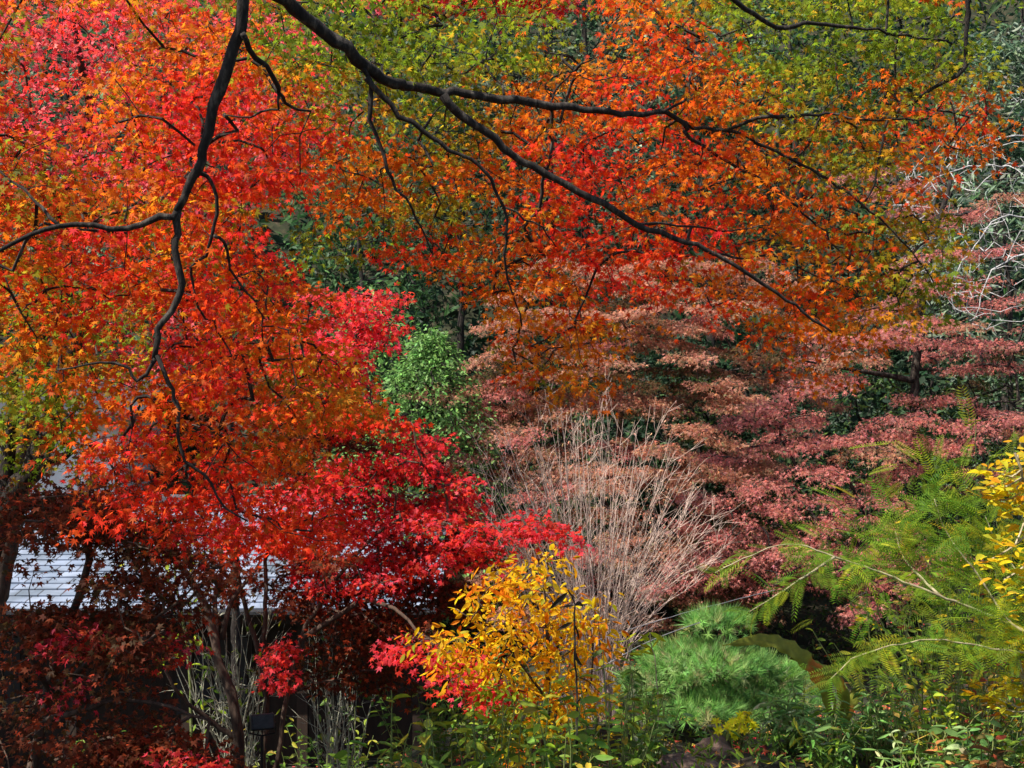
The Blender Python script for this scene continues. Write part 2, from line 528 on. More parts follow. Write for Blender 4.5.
# ---------------------------------------------------------------- buildings behind the left trees
def tiled_building():
    xl, xr = -14.0, -0.95
    yf, yb = 16.0, 20.2
    ze = CAMZ - (610 - 384) / F * yf; zr = CAMZ - (503 - 384) / F * yb
    b = thing('tiled_building', ((xl + xr) / 2, (yf + yb) / 2 + 1, -.3), 'low dark timber building with a blue grey slate roof behind the left maples', 'building')
    # roof slope built of overlapping courses
    g = Geo(); nC = 20
    ang = math.atan2(zr - ze, yb - yf); L = math.hypot(zr - ze, yb - yf); cl = L / nC
    uvs = []
    for i in range(nC):
        s0 = i * cl - .02; s1 = s0 + cl + .03
        segs = np.linspace(xl, xr, 45)
        dz = RNG.standard_normal(45) * .003
        def pt(s_, off, x, d=0): return (x, yf + s_ * math.cos(ang) - off * math.sin(ang), ze + s_ * math.sin(ang) + off * math.cos(ang) + d)
        vv = []; ff = []
        for j, x in enumerate(segs):
            vv += [pt(s0, .0, x, dz[j]), pt(s0, .035, x, dz[j]), pt(s1, .012, x, dz[j])]
        for j in range(44):
            a = j * 3
            ff += [(a, a + 3, a + 4, a + 1), (a + 1, a + 4, a + 5, a + 2)]
        uvs.append((i, len(ff)))
        g.add(vv, ff)
    ro = g.build('roof', M['slate'], b)
    me = ro.data; uv = me.uv_layers.new(name='UVMap')
    cnt = 0
    for (i, nf) in uvs:
        for f in range(nf):
            poly = me.polygons[cnt]; cnt += 1
            for li in poly.loop_indices:
                co = me.vertices[me.loops[li].vertex_index].co
                hi = 0.97 if (co.z > ze + (i + .6) * cl * math.sin(ang) + .01) else .06
                uv.data[li].uv = (co.x + (i * .37) % 1, (i + hi) * .2)
    # back slope, ridge, gable ends
    g = Geo(); g.add([(xl, yb + .1, zr - .02), (xr, yb + .1, zr - .02), (xr, yb + 4.2, ze), (xl, yb + 4.2, ze), (xl, yb + .1, zr - .1), (xr, yb + .1, zr - .1), (xr, yb + 4.2, ze - .08), (xl, yb + 4.2, ze - .08)],
                     [(0, 1, 2, 3), (4, 7, 6, 5), (0, 3, 7, 4), (1, 5, 6, 2), (2, 6, 7, 3)])
    g.build('back_roof', M['slate'], b)
    g = Geo()
    g.tube([(x, yb + .05, zr + .04) for x in np.linspace(xl - .1, xr + .1, 30)], .10, 8); g.build('ridge', M['slate'], b)
    g = Geo(); g.tube([(x, yf - .07, ze - .03) for x in np.linspace(xl, xr, 20)], .05, 8); g.build('gutter', M['metal_dark'], b)
    g = Geo(); g.box(((xl + xr) / 2, yf + .10, ze - .13), (xr - xl, .03, .14)); g.build('fascia', M['timber'], b)
    g = Geo()
    zb = -.9
    g.box(((xl + xr) / 2, yf + 1.0, (ze + zb) / 2 - .02), (xr - xl - .5, .12, ze - zb - .1))
    g.box((xr - .35, (yf + yb) / 2 + 2.2, (ze + zb) / 2 - .02), (.12, 6.3, ze - zb - .1))
    g.box((xl + .35, (yf + yb) / 2 + 2.2, (ze + zb) / 2 - .02), (.12, 6.3, ze - zb - .1))
    g.box(((xl + xr) / 2, yb + 3.3, (ze + zb) / 2 - .02), (xr - xl - .5, .12, ze - zb - .1))
    g.build('wall', M['timber'], b)
    for i, x in enumerate(np.linspace(xl + .5, xr - .3, 9)):
        g = Geo(); g.box((x, yf + .45, (ze + zb) / 2 - .03), (.14, .14, ze - zb - .22)); g.build('post', M['timber'], b)
    for x in (-10.2, -7.2, -4.1):
        g = Geo(); g.box((x, yf + .92, 1.0), (1.1, .06, 1.2)); wdw = g.build('window', M['timber'], b)
        g = Geo(); g.box((x, yf + .885, 1.0), (.96, .02, 1.06)); pn = g.build('pane', M['glass'], wdw)
        g = Geo()
        for k in (-.24, 0, .24): g.box((x + k, yf + .87, 1.0), (.03, .02, 1.06))
        g.box((x, yf + .868, 1.0), (.96, .02, .03)); g.build('glazing_bar', M['timber'], wdw)


def white_house():
    xl, xr, y = -16.0, -7.55, 24.0
    zt = CAMZ - (428 - 384) / F * y + .1
    b = thing('white_house', ((xl + xr) / 2, y + 2.5, -.5), 'white plastered house with tan eaves behind the dark trunk at the left edge', 'building')
    g = Geo(); zb = -.6
    for bx in (((xl + xr) / 2, y, (zt + zb) / 2, xr - xl, .2), ((xl + xr) / 2, y + 5, (zt + zb) / 2, xr - xl, .2)):
        g.box(bx[:3], (bx[3], bx[4], zt - zb))
    for x in (xl + .1, xr - .1): g.box((x, y + 2.5, (zt + zb) / 2), (.2, 4.8, zt - zb))
    g.build('wall', M['plaster'], b)
    g = Geo(); g.box(((xl + xr) / 2, y - .25, zt + .06), (xr - xl + 1, .9, .12)); g.build('eaves', M['eave'], b)
    g = Geo()
    a = math.radians(12)
    for s_ in (-1, 1):
        g.box(((xl + xr) / 2, y + 2.5 + s_ * 1.7, zt + .50), (xr - xl + 1.1, 3.5, .12), rotx(-s_ * a))
    g.build('roof', M['slate'], b)
    for x, wd in ((-9.35, .9), (-11.6, 1.2)):
        g = Geo(); g.box((x, y - .12, 3.75), (wd, .06, 1.0)); wi = g.build('window', M['eave'], b)
        g = Geo(); g.box((x, y - .155, 3.75), (wd - .16, .02, .86)); g.build('pane', M['glass'], wi)


tiled_building()
white_house()

# ---------------------------------------------------------------- 1. the big foreground maple whose boughs hang into the view
def maple_foreground():
    t = thing('maple_tree', (-3.5, 3.7, 3.05), 'large foreground maple with dark crooked boughs hanging from above, orange, green and red leaves', 'tree', None)
    T = lambda pts, d0, d1: [P(x, y, d0 + (d1 - d0) * i / max(1, len(pts) - 1)) for i, (x, y) in enumerate(pts)]
    W = Wood(120000)
    trunk = smooth_path([(-3.5, 3.7, 2.9), (-3.55, 3.75, 3.7), (-3.4, 3.9, 4.8), (-3.1, 4.1, 6.0), (-2.5, 4.45, 6.9), (-2.0, 4.65, 7.15)], .1)
    g = Geo(); g.tube(trunk, np.linspace(.17, .062, len(trunk)) + .06 * np.exp(-np.arange(len(trunk)) * .5), 14, .03)
    g.build('trunk', M['bark_dark'], t, True)
    J = trunk[-1]
    W.limb(trunk[::2])
    def limb(pts, r0, r1, jit=.006):
        q = smooth_path(pts, .05, jit)
        # the knots and slight swellings of maple wood
        r = np.linspace(r0, r1, len(q)) * (1 + .05 * np.sin(np.arange(len(q)) * .35 + r0 * 900)) 
        g = Geo(); g.tube(q, r * .92, 9, .07); g.build('limb', M['bark_dark'], t, True)
        W.limb(q); return q
    limb([J, (-1.7, 4.8, 7.2)] + T([(225, -110), (244, -40), (240, 0), (241, 30), (225, 75), (210, 120), (203, 160), (195, 177), (178, 210)], 5.0, 5.2), .045, .019)
    limb(T([(178, 210), (160, 219), (125, 230), (95, 227), (60, 226), (30, 235), (0, 251), (-40, 262)], 5.2, 5.0), .017, .007)
    limb(T([(178, 210), (177, 232), (176, 252), (181, 285), (179, 298), (163, 325), (158, 337), (155, 359)], 5.2, 5.2), .019, .013)
    limb(T([(155, 359), (148, 372), (137, 380), (128, 368), (112, 363), (84, 366), (60, 370)], 5.2, 5.1), .010, .004)
    limb(T([(157, 355), (168, 382), (176, 400), (179, 421), (180, 452), (190, 466), (205, 476), (216, 495), (226, 510), (250, 522)], 5.2, 5.3), .011, .004)
    limb(T([(198, 170), (206, 176), (214, 187), (217, 212), (214, 236), (205, 256), (191, 267), (194, 285), (202, 308), (212, 322), (222, 339)], 5.2, 5.5), .011, .004)
    limb(T([(214, 236), (224, 243), (228, 262), (236, 278), (253, 301), (262, 316), (262, 342)], 5.3, 5.6), .008, .0035)
    limb(T([(243, 34), (248, 48), (267, 68), (277, 86), (281, 98), (292, 106), (309, 111)], 5.05, 5.5), .014, .006)
    limb(T([(279, 92), (276, 110), (262, 112), (225, 117)], 5.3, 5.4), .007, .003)
    limb(T([(60, 226), (45, 208), (22, 190), (0, 172), (-30, 150)], 5.1, 5.3), .008, .004)
    main = limb([J, (-1.6, 4.9, 7.35)] + T([(235, -75), (262, -28), (286, 2), (318, 25), (345, 48), (364, 66), (395, 82), (405, 86), (443, 90), (504, 99), (562, 106), (630, 114), (665, 112), (688, 130)], 5.1, 6.2), .050, .012)
    limb(T([(664, 111), (680, 103), (688, 92), (690, 72), (693, 50)], 6.1, 6.4), .008, .004)
    limb(T([(676, 120), (694, 126), (725, 130), (759, 120), (790, 117), (818, 114), (869, 120), (889, 120), (930, 119)], 6.2, 6.4), .012, .005)
    limb([J, (-1.0, 5.0, 8.0), (.8, 5.8, 8.5)] + T([(968, -150), (966, -60), (968, 0), (967, 34), (964, 67), (941, 84), (913, 102), (889, 121), (881, 154), (874, 185), (860, 205)], 6.3, 6.5), .05, .006)
    limb(T([(725, 130), (759, 143), (811, 171), (852, 195), (886, 225), (913, 253), (935, 285)], 6.3, 6.6), .010, .004)
    limb(T([(684, 131), (701, 147), (739, 167), (776, 191), (811, 220), (850, 262)], 6.2, 6.6), .011, .004)
    limb(T([(443, 95), (460, 114), (494, 137), (514, 154), (545, 172), (579, 191), (613, 210), (637, 224), (674, 236), (708, 249), (742, 270), (776, 294), (804, 311), (832, 334)], 5.7, 6.2), .024, .006)
    limb(T([(637, 224), (655, 222), (690, 226), (730, 232), (770, 224)], 6.0, 6.2), .007, .003)
    limb(T([(708, 249), (725, 257), (776, 258), (817, 276), (852, 288)], 6.1, 6.4), .007, .003)
    limb(T([(362, 66), (371, 85), (372, 120), (384, 157), (396, 191), (412, 208), (420, 225), (432, 252)], 5.5, 5.7), .013, .004)
    limb(T([(366, 78), (391, 106), (422, 130), (449, 150), (480, 167), (494, 188), (504, 208), (507, 232), (504, 255), (507, 277), (518, 305), (523, 325)], 5.5, 5.9), .014, .004)
    limb(T([(504, 207), (535, 222), (547, 235), (555, 248)], 5.8, 5.9), .006, .003)
    limb(T([(421, 130), (432, 118), (438, 108), (452, 104)], 5.7, 5.9), .005, .002)
    limb([(-1.0, 5.0, 8.0)] + T([(560, -120), (680, -40), (736, 2), (758, 18), (777, 26), (818, 24), (865, 29), (906, 36), (954, 43)], 5.8, 6.4), .035, .005)
    limb(T([(504, 96), (498, 82), (485, 66), (460, 52), (420, 38)], 6.0, 6.4), .007, .003)
    limb(T([(550, 105), (560, 86), (580, 66), (600, 55)], 6.1, 6.4), .006, .003)
    rows = [
        "ooOOoogggggggGgggGGOOGgggggggGg.",
        ".....oooggggggggg..OOGgggggggg..",
        "....ooOOggggggggGG.OROOgggggggg.",
        "...OORRROGggggGGOOOROOOGgGgOGGG.",
        "...OORRROOGGGgGGOOORROOOGGOGORO.",
        "oo..oRRRRROOOGGOORRROROOOGGGOOO.",
        "Go.ooORRRROOOOOOORRROOOOOGGGo...",
        "oGoOGOOO..OOGGG.ORROORROOOOGG...",
        "oORRoOOR..ggRROoORRRRRROOOOGGG..",
        "OORROoROR.....oOOORRRooOOOOGGG.",
        "OORROoROOo.....OYOo.o.ROOOOYg..",
        "OO...RROOO......OYY.....OOO.....",
        "goooOORROoY.....oYo......O......",
        "ggoOOORRooYo....................",
        "..oRRORoooo.....................",
        "..oRRRRRoo......................",
        "...RRRRRRR......................",
        ".....RRRRRR....................."]
    left = ["oOgo", "oOOo", "oOOo", "ROOo", "OORo", ".oOO", ".OOo", "..RO", ".oOO", "..OR", "...O", "...o"]
    rows = [(left[i] if i < len(left) else "....") + q for i, q in enumerate(rows)]
    rows = ["....................................", "..oo.o.o..o..g...g...O..g...g...g..."] + rows
    dep = lambda px, py: (np.interp(px, [0, 250, 500, 1000], [6.0, 6.1, 6.7, 7.1]), .75)
    cs, ks = grid_targets(rows, -96, dep, {'*': 4.1, 'R': 4.0, 'o': 3.7, 'g': 4.1, 'Y': 4.6}, x0=-128)
    W.grow(cs, .10, .008, .07)
    W.build('twigs', M['bark_dark'], t, .0019, .40, .010, 4)
    A = sprays(cs, ks, .19, 33, .057, .11, .62, .8, (0, -.32, 1), .62)
    place_leaves('crown', 'maple', *A, M['maple'], t)
    # loose branch tips reaching further out of the crown


maple_foreground()


# ---------------------------------------------------------------- generic crown tree
def crown_tree(name, label, cat, trunks, cs, ks, spray_kw, tpl, mat, bark, rt=.004, rmax=.06, group=None, trunk_r=(.1, .04), grow_kw={}, power=.42, up=.35):
    base = np.asarray(trunks[0][0], float)
    t = thing(name, base, label, cat, group)
    W = Wood(90000)
    for i, tr in enumerate(trunks):
        q = smooth_path(tr, .12, .008)
        k = 1 if i == 0 else .42
        rr = np.linspace(trunk_r[0] * k, trunk_r[1] * k, len(q))
        g = Geo(); g.tube(q, rr, 9, .05); g.build('trunk' if i == 0 else 'limb', bark, t, True)
        W.limb(q)
    W.grow(cs, .18, .012, .08, up)
    W.build('twigs', bark, t, rt, power, rmax, 4)
    A = sprays(cs, ks, **spray_kw)
    place_leaves('crown', tpl, *A, mat, t)
    return t


def pads(lst, d, rx_scale=1.0, dens=1.0, key='K', sl=None, lean=(0, -.45, 1)):
    """horizontal tiers of foliage: (px, py, width px, depth offset, key)"""
    cs = []; ks = []
    for e in lst:
        px, py, wpx, dd = e[:4]; k = e[4] if len(e) > 4 else key
        D = d + dd; c = P(px, py, D); rx = wpx / 2 / F * D * rx_scale
        n = int(7 * dens * (rx / .5) ** 1.4) + 4
        slope = 0 if sl is None else sl(px) + RNG.normal() * .10
        for _ in range(n):
            a = RNG.uniform(0, 2 * math.pi); r = math.sqrt(RNG.random())
            x = math.cos(a) * r * rx; y = math.sin(a) * r * rx * .8
            z = .15 * rx * (1 - r * r) + y * .08 + RNG.normal() * .015 + .05 * math.sin(x * 5 + px) + slope * x
            cs.append(c + np.array([x, y, z])); ks.append(k)
    return np.array(cs), ks


# 2. red-pink maple filling the upper left
rows = ["PPPPPPPPP....", "PPPPPPPPPP..", "PPPPPPPPPP..", "PPPPPPPPPPP.", "PPPPPPPPPP..", "PPoPPPPPP...", "RoRoPPPP....", "ooRRRRRR....", "RoRRRRRRR...", "R.RRPRPRR...", "..RPPPRRR...", "....PPRR...."]
cs, ks = grid_targets([a + q for a, q in zip([".PPR", ".PPP", "PPPP", "PPPR", "PPPP", ".PRP", ".RPR", "..RR", "...R"] + ["...."] * 9, ["PPPPPPPPPPP"] + rows)], -32, lambda x, y: (12.2, 1.3), 3.0, x0=-128)
b0 = np.array([-5.9, 13.6, float(hgt(-5.9, 13.6))])
crown_tree('maple_tree', 'tall pinkish red maple filling the upper left behind the dark hanging bough', 'tree',
           [[b0 - (0, 0, .2), b0 + (0.1, 0, 2), b0 + (.4, 0, 3.6), P(60, 225, 13.2), P(88, 120, 12.8), P(78, 50, 12.4), P(72, 5, 12.2)],
            [P(62, 220, 13.2), P(40, 160, 12.2), P(28, 90, 12)], [P(50, 260, 13.2), P(-10, 180, 12), P(-30, 110, 11.6)], [P(62, 225, 13.2), P(130, 160, 12.2), P(180, 60, 12)], [P(62, 230, 13.2), P(160, 200, 12), P(260, 130, 11.6)]],
           cs, ks, dict(R=.34, n=46, size=.085, flat=.22, tilt=.7, droop=.6, lean=(0, -.3, 1)), 'star', M['maple'], M['bark_brown'], trunk_r=(.16, .03))

# 3. crimson maple with many trunks, left of centre
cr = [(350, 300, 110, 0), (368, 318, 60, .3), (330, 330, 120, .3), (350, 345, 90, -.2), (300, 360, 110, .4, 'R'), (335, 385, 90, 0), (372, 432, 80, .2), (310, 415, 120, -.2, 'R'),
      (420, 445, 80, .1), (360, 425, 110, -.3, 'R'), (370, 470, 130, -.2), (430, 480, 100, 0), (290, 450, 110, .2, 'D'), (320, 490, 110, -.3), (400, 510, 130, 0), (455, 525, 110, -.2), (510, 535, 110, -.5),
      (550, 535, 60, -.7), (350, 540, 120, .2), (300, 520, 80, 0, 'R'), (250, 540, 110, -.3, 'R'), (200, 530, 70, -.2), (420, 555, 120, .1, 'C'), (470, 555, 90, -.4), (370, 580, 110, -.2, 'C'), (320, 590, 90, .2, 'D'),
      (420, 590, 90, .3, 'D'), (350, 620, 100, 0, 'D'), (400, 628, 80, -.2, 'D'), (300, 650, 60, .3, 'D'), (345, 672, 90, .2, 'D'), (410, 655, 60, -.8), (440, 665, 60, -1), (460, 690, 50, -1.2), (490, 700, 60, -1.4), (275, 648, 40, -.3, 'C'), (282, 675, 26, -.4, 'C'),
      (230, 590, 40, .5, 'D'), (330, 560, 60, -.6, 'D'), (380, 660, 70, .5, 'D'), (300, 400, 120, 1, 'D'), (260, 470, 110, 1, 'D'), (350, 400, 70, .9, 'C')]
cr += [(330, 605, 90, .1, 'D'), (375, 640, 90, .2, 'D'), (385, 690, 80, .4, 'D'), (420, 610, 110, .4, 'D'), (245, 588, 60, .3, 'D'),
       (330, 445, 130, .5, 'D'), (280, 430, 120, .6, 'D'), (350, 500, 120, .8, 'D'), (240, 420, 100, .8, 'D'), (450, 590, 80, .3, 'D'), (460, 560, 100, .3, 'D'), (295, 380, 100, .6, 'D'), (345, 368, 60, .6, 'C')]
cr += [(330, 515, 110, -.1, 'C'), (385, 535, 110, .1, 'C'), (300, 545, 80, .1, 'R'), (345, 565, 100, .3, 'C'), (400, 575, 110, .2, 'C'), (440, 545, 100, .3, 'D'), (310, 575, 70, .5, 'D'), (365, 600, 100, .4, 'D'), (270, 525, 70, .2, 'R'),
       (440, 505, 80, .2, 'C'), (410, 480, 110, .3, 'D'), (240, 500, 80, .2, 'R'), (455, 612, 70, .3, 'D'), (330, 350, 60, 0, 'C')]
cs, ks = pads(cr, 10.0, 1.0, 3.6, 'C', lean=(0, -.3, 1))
b0 = np.array([-2.05, 9.6, float(hgt(-2.05, 9.6)) - .1])
crown_tree('maple_tree', 'crimson maple with a cluster of bare dark trunks left of the middle', 'tree',
           [[b0, P(239, 768, 9.6), P(236, 713, 9.6), P(219, 662, 9.7), P(210, 621, 9.8), P(191, 580, 9.9), P(161, 539, 10)],
            [P(236, 740, 9.6), P(222, 727, 9.6), P(185, 703, 9.5), P(164, 672, 9.4)],
            [P(219, 662, 9.7), P(214, 600, 9.9), P(222, 570, 10), P(214, 520, 10.1), P(240, 470, 10.1)],
            [b0, P(262, 768, 9.9), P(266, 713, 10), P(265, 621, 10), P(267, 559, 10.1), P(285, 500, 10.2), P(330, 420, 10.3), P(360, 330, 10.4)],
            [P(222, 640, 9.8), P(232, 600, 9.9), P(262, 560, 10.1)],
            [b0, P(275, 765, 9.7), P(285, 710, 9.7), P(300, 640, 9.8), P(345, 570, 9.8), P(400, 520, 9.7), P(460, 530, 9.6)],
            [P(300, 640, 9.8), P(370, 600, 9.6), P(430, 640, 9.2)],
            [P(222, 590, 9.9), P(200, 555, 9.7), P(190, 520, 9.7)],
            [P(266, 690, 10), P(250, 620, 10.2), P(236, 560, 10.3), P(230, 500, 10.3)]],
           cs, ks, dict(R=.15, n=19, size=.068, flat=.2, tilt=.6, droop=.55, lean=(0, -.3, 1)), 'star', M['maple'], M['bark_brown'], trunk_r=(.062, .022), rmax=.011)

# 4. low dark red maple in the lower left corner
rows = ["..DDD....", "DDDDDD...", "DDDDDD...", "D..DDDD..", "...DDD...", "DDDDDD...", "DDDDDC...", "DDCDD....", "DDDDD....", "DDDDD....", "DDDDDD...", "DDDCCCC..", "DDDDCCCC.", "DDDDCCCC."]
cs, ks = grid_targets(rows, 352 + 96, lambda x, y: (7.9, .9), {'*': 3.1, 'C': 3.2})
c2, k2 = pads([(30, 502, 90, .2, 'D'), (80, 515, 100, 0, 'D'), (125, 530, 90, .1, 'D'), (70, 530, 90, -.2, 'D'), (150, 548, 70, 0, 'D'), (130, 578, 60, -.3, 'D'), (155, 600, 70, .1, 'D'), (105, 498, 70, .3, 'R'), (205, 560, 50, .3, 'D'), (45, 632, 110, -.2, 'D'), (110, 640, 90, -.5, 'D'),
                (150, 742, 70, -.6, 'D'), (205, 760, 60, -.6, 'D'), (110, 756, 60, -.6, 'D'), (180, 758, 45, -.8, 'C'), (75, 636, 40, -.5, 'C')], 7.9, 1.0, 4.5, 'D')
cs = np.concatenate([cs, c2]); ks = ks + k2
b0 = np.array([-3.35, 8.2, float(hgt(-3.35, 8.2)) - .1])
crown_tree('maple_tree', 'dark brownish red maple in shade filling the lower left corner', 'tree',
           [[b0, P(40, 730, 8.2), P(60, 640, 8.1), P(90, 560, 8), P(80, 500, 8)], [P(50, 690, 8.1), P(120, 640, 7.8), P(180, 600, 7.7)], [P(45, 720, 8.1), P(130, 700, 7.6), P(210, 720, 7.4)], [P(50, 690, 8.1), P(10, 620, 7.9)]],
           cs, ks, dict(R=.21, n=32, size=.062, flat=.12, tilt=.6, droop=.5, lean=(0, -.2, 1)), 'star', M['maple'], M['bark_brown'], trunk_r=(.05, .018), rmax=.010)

# 5. dark forked tree at the left edge, green foliage
rows = ["gg......", ".gggg...", "GgggG...", "GggGG...", "gggG....", "GGgG....", ".gg....."]
cs, ks = grid_targets(rows, 256, lambda x, y: (9.6, .8), 3.6, x0=-30)
b0 = np.array([-4.85, 9.8, float(hgt(-4.85, 9.8)) - .2])
crown_tree('maple_tree', 'dark forked tree with green leaves standing at the left edge before the white house', 'tree',
           [[b0, P(-40, 640, 9.8), P(-14, 560, 9.8), P(10, 498, 9.8), P(32, 470, 9.8), P(47, 438, 9.8), P(56, 400, 9.8), P(90, 300, 9.8)],
            [P(-2, 520, 9.8), P(8, 470, 9.8), P(10, 430, 9.8), P(14, 380, 9.8), P(30, 300, 9.8)], [P(40, 455, 9.8), P(55, 458, 9.7), P(72, 452, 9.6)]],
           cs, ks, dict(R=.24, n=26, size=.075, flat=.2, tilt=.6, droop=.5), 'star', M['maple'], M['bark_dark'], trunk_r=(.17, .06), rmax=.03)

# 6. crimson tree glimpsed over the top middle
cs, ks = pads([(405, 2, 60, 0), (440, 0, 70, .4), (480, 4, 60, 0), (520, 0, 70, .4), (555, 6, 40, .2), (460, -25, 160, .5), (540, -30, 140, 0), (400, -30, 100, 0)], 15, 1, 3, 'P')
b0 = np.array([-3.4, 15.4, float(hgt(-3.4, 15.4)) - .2])
crown_tree('maple_tree', 'distant crimson treetop glimpsed along the top edge above the green leaves', 'tree',
           [[b0, b0 + (-.1, .2, 3), P(232, 200, 15.4), P(300, 90, 15.4), P(440, 20, 15.4), P(500, -20, 15.4)]], cs, ks, dict(R=.3, n=34, size=.09, flat=.2, tilt=.6, droop=.5), 'star', M['maple'], M['bark_dark'], trunk_r=(.06, .03))

# 7. brownish salmon maple, centre right
lst = []
for r in range(17):
    py = 268 + r * 22
    xl = np.interp(py, [260, 330, 420, 620], [560, 470, 450, 470]); xr = np.interp(py, [260, 330, 500, 640], [740, 790, 770, 740])
    n = int((xr - xl) / 47)
    for i in range(n):
        px = xl + (i + .5 + RNG.uniform(-.4, .4)) * (xr - xl) / n
        if RNG.random() < .08: continue
        arch = 2.2 * ((px - 620) / 170) ** 2
        lst.append((px, py + RNG.uniform(-9, 9) - arch * 3, RNG.uniform(45, 95), arch * .4 + RNG.uniform(-.7, .9) - (py - 300) * .004, 'B' if RNG.random() < .72 else ('M' if RNG.random() < .75 else 'K')))
for py in (275, 300, 325, 350, 375, 398):
    for px in range(590 if py < 330 else 480, 800, 62):
        lst.append((px + RNG.uniform(-25, 25), py + RNG.uniform(-7, 7), RNG.uniform(60, 100), RNG.uniform(.2, 1.2), 'B' if RNG.random() < .7 else 'M'))
for px in range(455, 780, 50):
    for py in range(400, 625, 27):
        if RNG.random() < .42: lst.append((px + RNG.uniform(-22, 22), py + RNG.uniform(-9, 9), RNG.uniform(55, 95), RNG.uniform(-.5, .5), 'B' if RNG.random() < .75 else 'K'))
cs, ks = pads(lst, 19.5, .92, 2.7, 'B', sl=lambda q: (610 - q) / 520)
b0 = np.array([1.9, 20.6, float(hgt(1.9, 20.6)) - .2])
crown_tree('maple_tree', 'salmon brown maple in layered tiers right of the middle', 'tree',
           [[b0, b0 + (.1, 0, 1.4), b0 + (-.1, 0, 3), P(625, 290, 20.4)], [b0 + (0, 0, .8), P(560, 470, 20.3), P(500, 400, 20)], [b0 + (0, 0, .8), P(700, 470, 20.3), P(745, 380, 20)], [b0 + (0, 0, 1.5), P(540, 400, 20.3), P(500, 350, 20)], [b0 + (0, 0, .4), P(600, 560, 20), P(540, 560, 19.6)]],
           cs, ks, dict(R=.16, n=26, size=.085, flat=.12, tilt=.5, droop=.7, lean=(0, -.3, 1)), 'star3', M['maple'], M['bark_brown'], trunk_r=(.11, .03), rmax=.02)

# 8. pink maple, right
lst = [(905, 332, 120, 0), (870, 342, 90, .4), (990, 345, 80, .5), (940, 345, 90, .2), (850, 365, 80, -.2), (800, 395, 110, -.3), (765, 412, 90, 0), (745, 425, 60, .1), (830, 388, 70, 0),
       (935, 402, 80, .6), (895, 428, 110, -.3), (840, 440, 80, -.5), (985, 425, 100, -.3), (1010, 415, 70, .2), (955, 447, 70, -.2), (770, 450, 90, -.1), (870, 455, 80, -.6), (915, 440, 90, 0),
       (800, 478, 110, -.6), (755, 492, 90, -.3), (860, 515, 110, -.9), (820, 505, 100, -.8), (900, 475, 60, .2), (740, 535, 70, 0), (790, 545, 110, -.8), (850, 560, 100, -1.1), (880, 595, 90, -1.2), (930, 560, 80, -.6),
       (730, 575, 60, .3), (720, 460, 60, .6), (1020, 370, 60, .7), (960, 368, 60, 1), (905, 300, 90, .8), (960, 290, 110, .9), (1005, 305, 90, .7), (925, 262, 90, 1.2), (985, 255, 110, 1.1), (940, 215, 110, 1.5), (1000, 205, 100, 1.4), (900, 190, 80, 1.6), (860, 175, 70, 2),
       (1040, 440, 80, 0), (1045, 480, 80, -.3), (1060, 330, 100, .5), (700, 500, 60, .6), (775, 515, 70, -.6), (895, 535, 60, -.8), (985, 470, 60, .3), (960, 325, 60, .1), (800, 425, 60, .2), (820, 340, 60, .8), (700, 560, 70, .4)]
lst = [(a, b_, c_, d_, 'K' if RNG.random() < .82 else 'B') for a, b_, c_, d_ in lst]
lst += [(a + RNG.uniform(-40, 40), b_ + 14 + RNG.uniform(-6, 6), c_ * .8, d_ + 1.3, 'K' if RNG.random() < .6 else 'M') for a, b_, c_, d_, e_ in lst if RNG.random() < .45]
lst = [e for e in lst if RNG.random() < .97] + [(px, 575 - 6 * k, 130, .6 + k * .8, 'K') for k in range(3) for px in (700, 760, 830, 900)]
cs, ks = pads(lst, 16.8, .92, 2.9, 'K', sl=lambda q: .26 if q < 930 else .05)
b0 = np.array([6.0, 18.2, float(hgt(6.0, 18.2)) - .2])
crown_tree('maple_tree', 'dusky pink maple in broad flat tiers at the right', 'tree',
           [[b0, b0 + (-.1, 0, 1.2), P(915, 380, 17.8), P(930, 260, 17.9), P(950, 180, 18)], [b0 + (0, 0, .8), P(840, 470, 17.6), P(780, 440, 17.2)], [b0 + (0, 0, 1.2), P(980, 420, 17.6), P(1020, 400, 17.2)], [b0 + (0, 0, .5), P(850, 540, 17), P(800, 560, 16.4)], [P(915, 380, 17.8), P(850, 370, 17.4), P(800, 360, 17)]],
           cs, ks, dict(R=.16, n=26, size=.075, flat=.12, tilt=.5, droop=.7, lean=(0, -.3, 1)), 'star3', M['maple'], M['bark_dark'], trunk_r=(.11, .03), rmax=.02)


# ---------------------------------------------------------------- evergreens on the hillside
def evergreen(x, y, H, R, key, label, n=170, tpl='diamond', leaf=.17, squash=1.2, low=.12, mat='leaf', per=30, name='evergreen_tree', cat='tree', group='evergreen trees on the slope behind', sr=.42):
    z0 = float(hgt(x, y))
    base = np.array([x, y, z0 - .2])
    cs = []
    for _ in range(n):
        u = RNG.uniform(low, 1); prof = math.sin(math.pi * min(1, (u * .86 + .14))) ** .6
        a = RNG.uniform(0, 2 * math.pi); rr = R * prof * RNG.uniform(.55, 1.05)
        cs.append(base + np.array([math.cos(a) * rr, math.sin(a) * rr, u * H + .2]))
    cs = np.array(cs)
    t = thing(name, base, label, cat, group)
    q = smooth_path([base, base + (.1, 0, H * .4), base + (-.1, .1, H * .85)], .4, .02)
    g = Geo(); g.tube(q, np.linspace(R * .05, R * .015, len(q)), 8, .04); g.build('trunk', M['bark_dark'], t, True)
    W = Wood(9000); W.limb(q); W.grow(cs, .4, .03, .05, .2)
    W.build('twigs', M['bark_dark'], t, .008, .38, .04, 4)
    A = sprays(cs, [key] * n, R=sr, n=per, size=leaf, flat=.5, tilt=.8, droop=.4)
    place_leaves('crown', tpl, *A, M[mat], t)
    return t


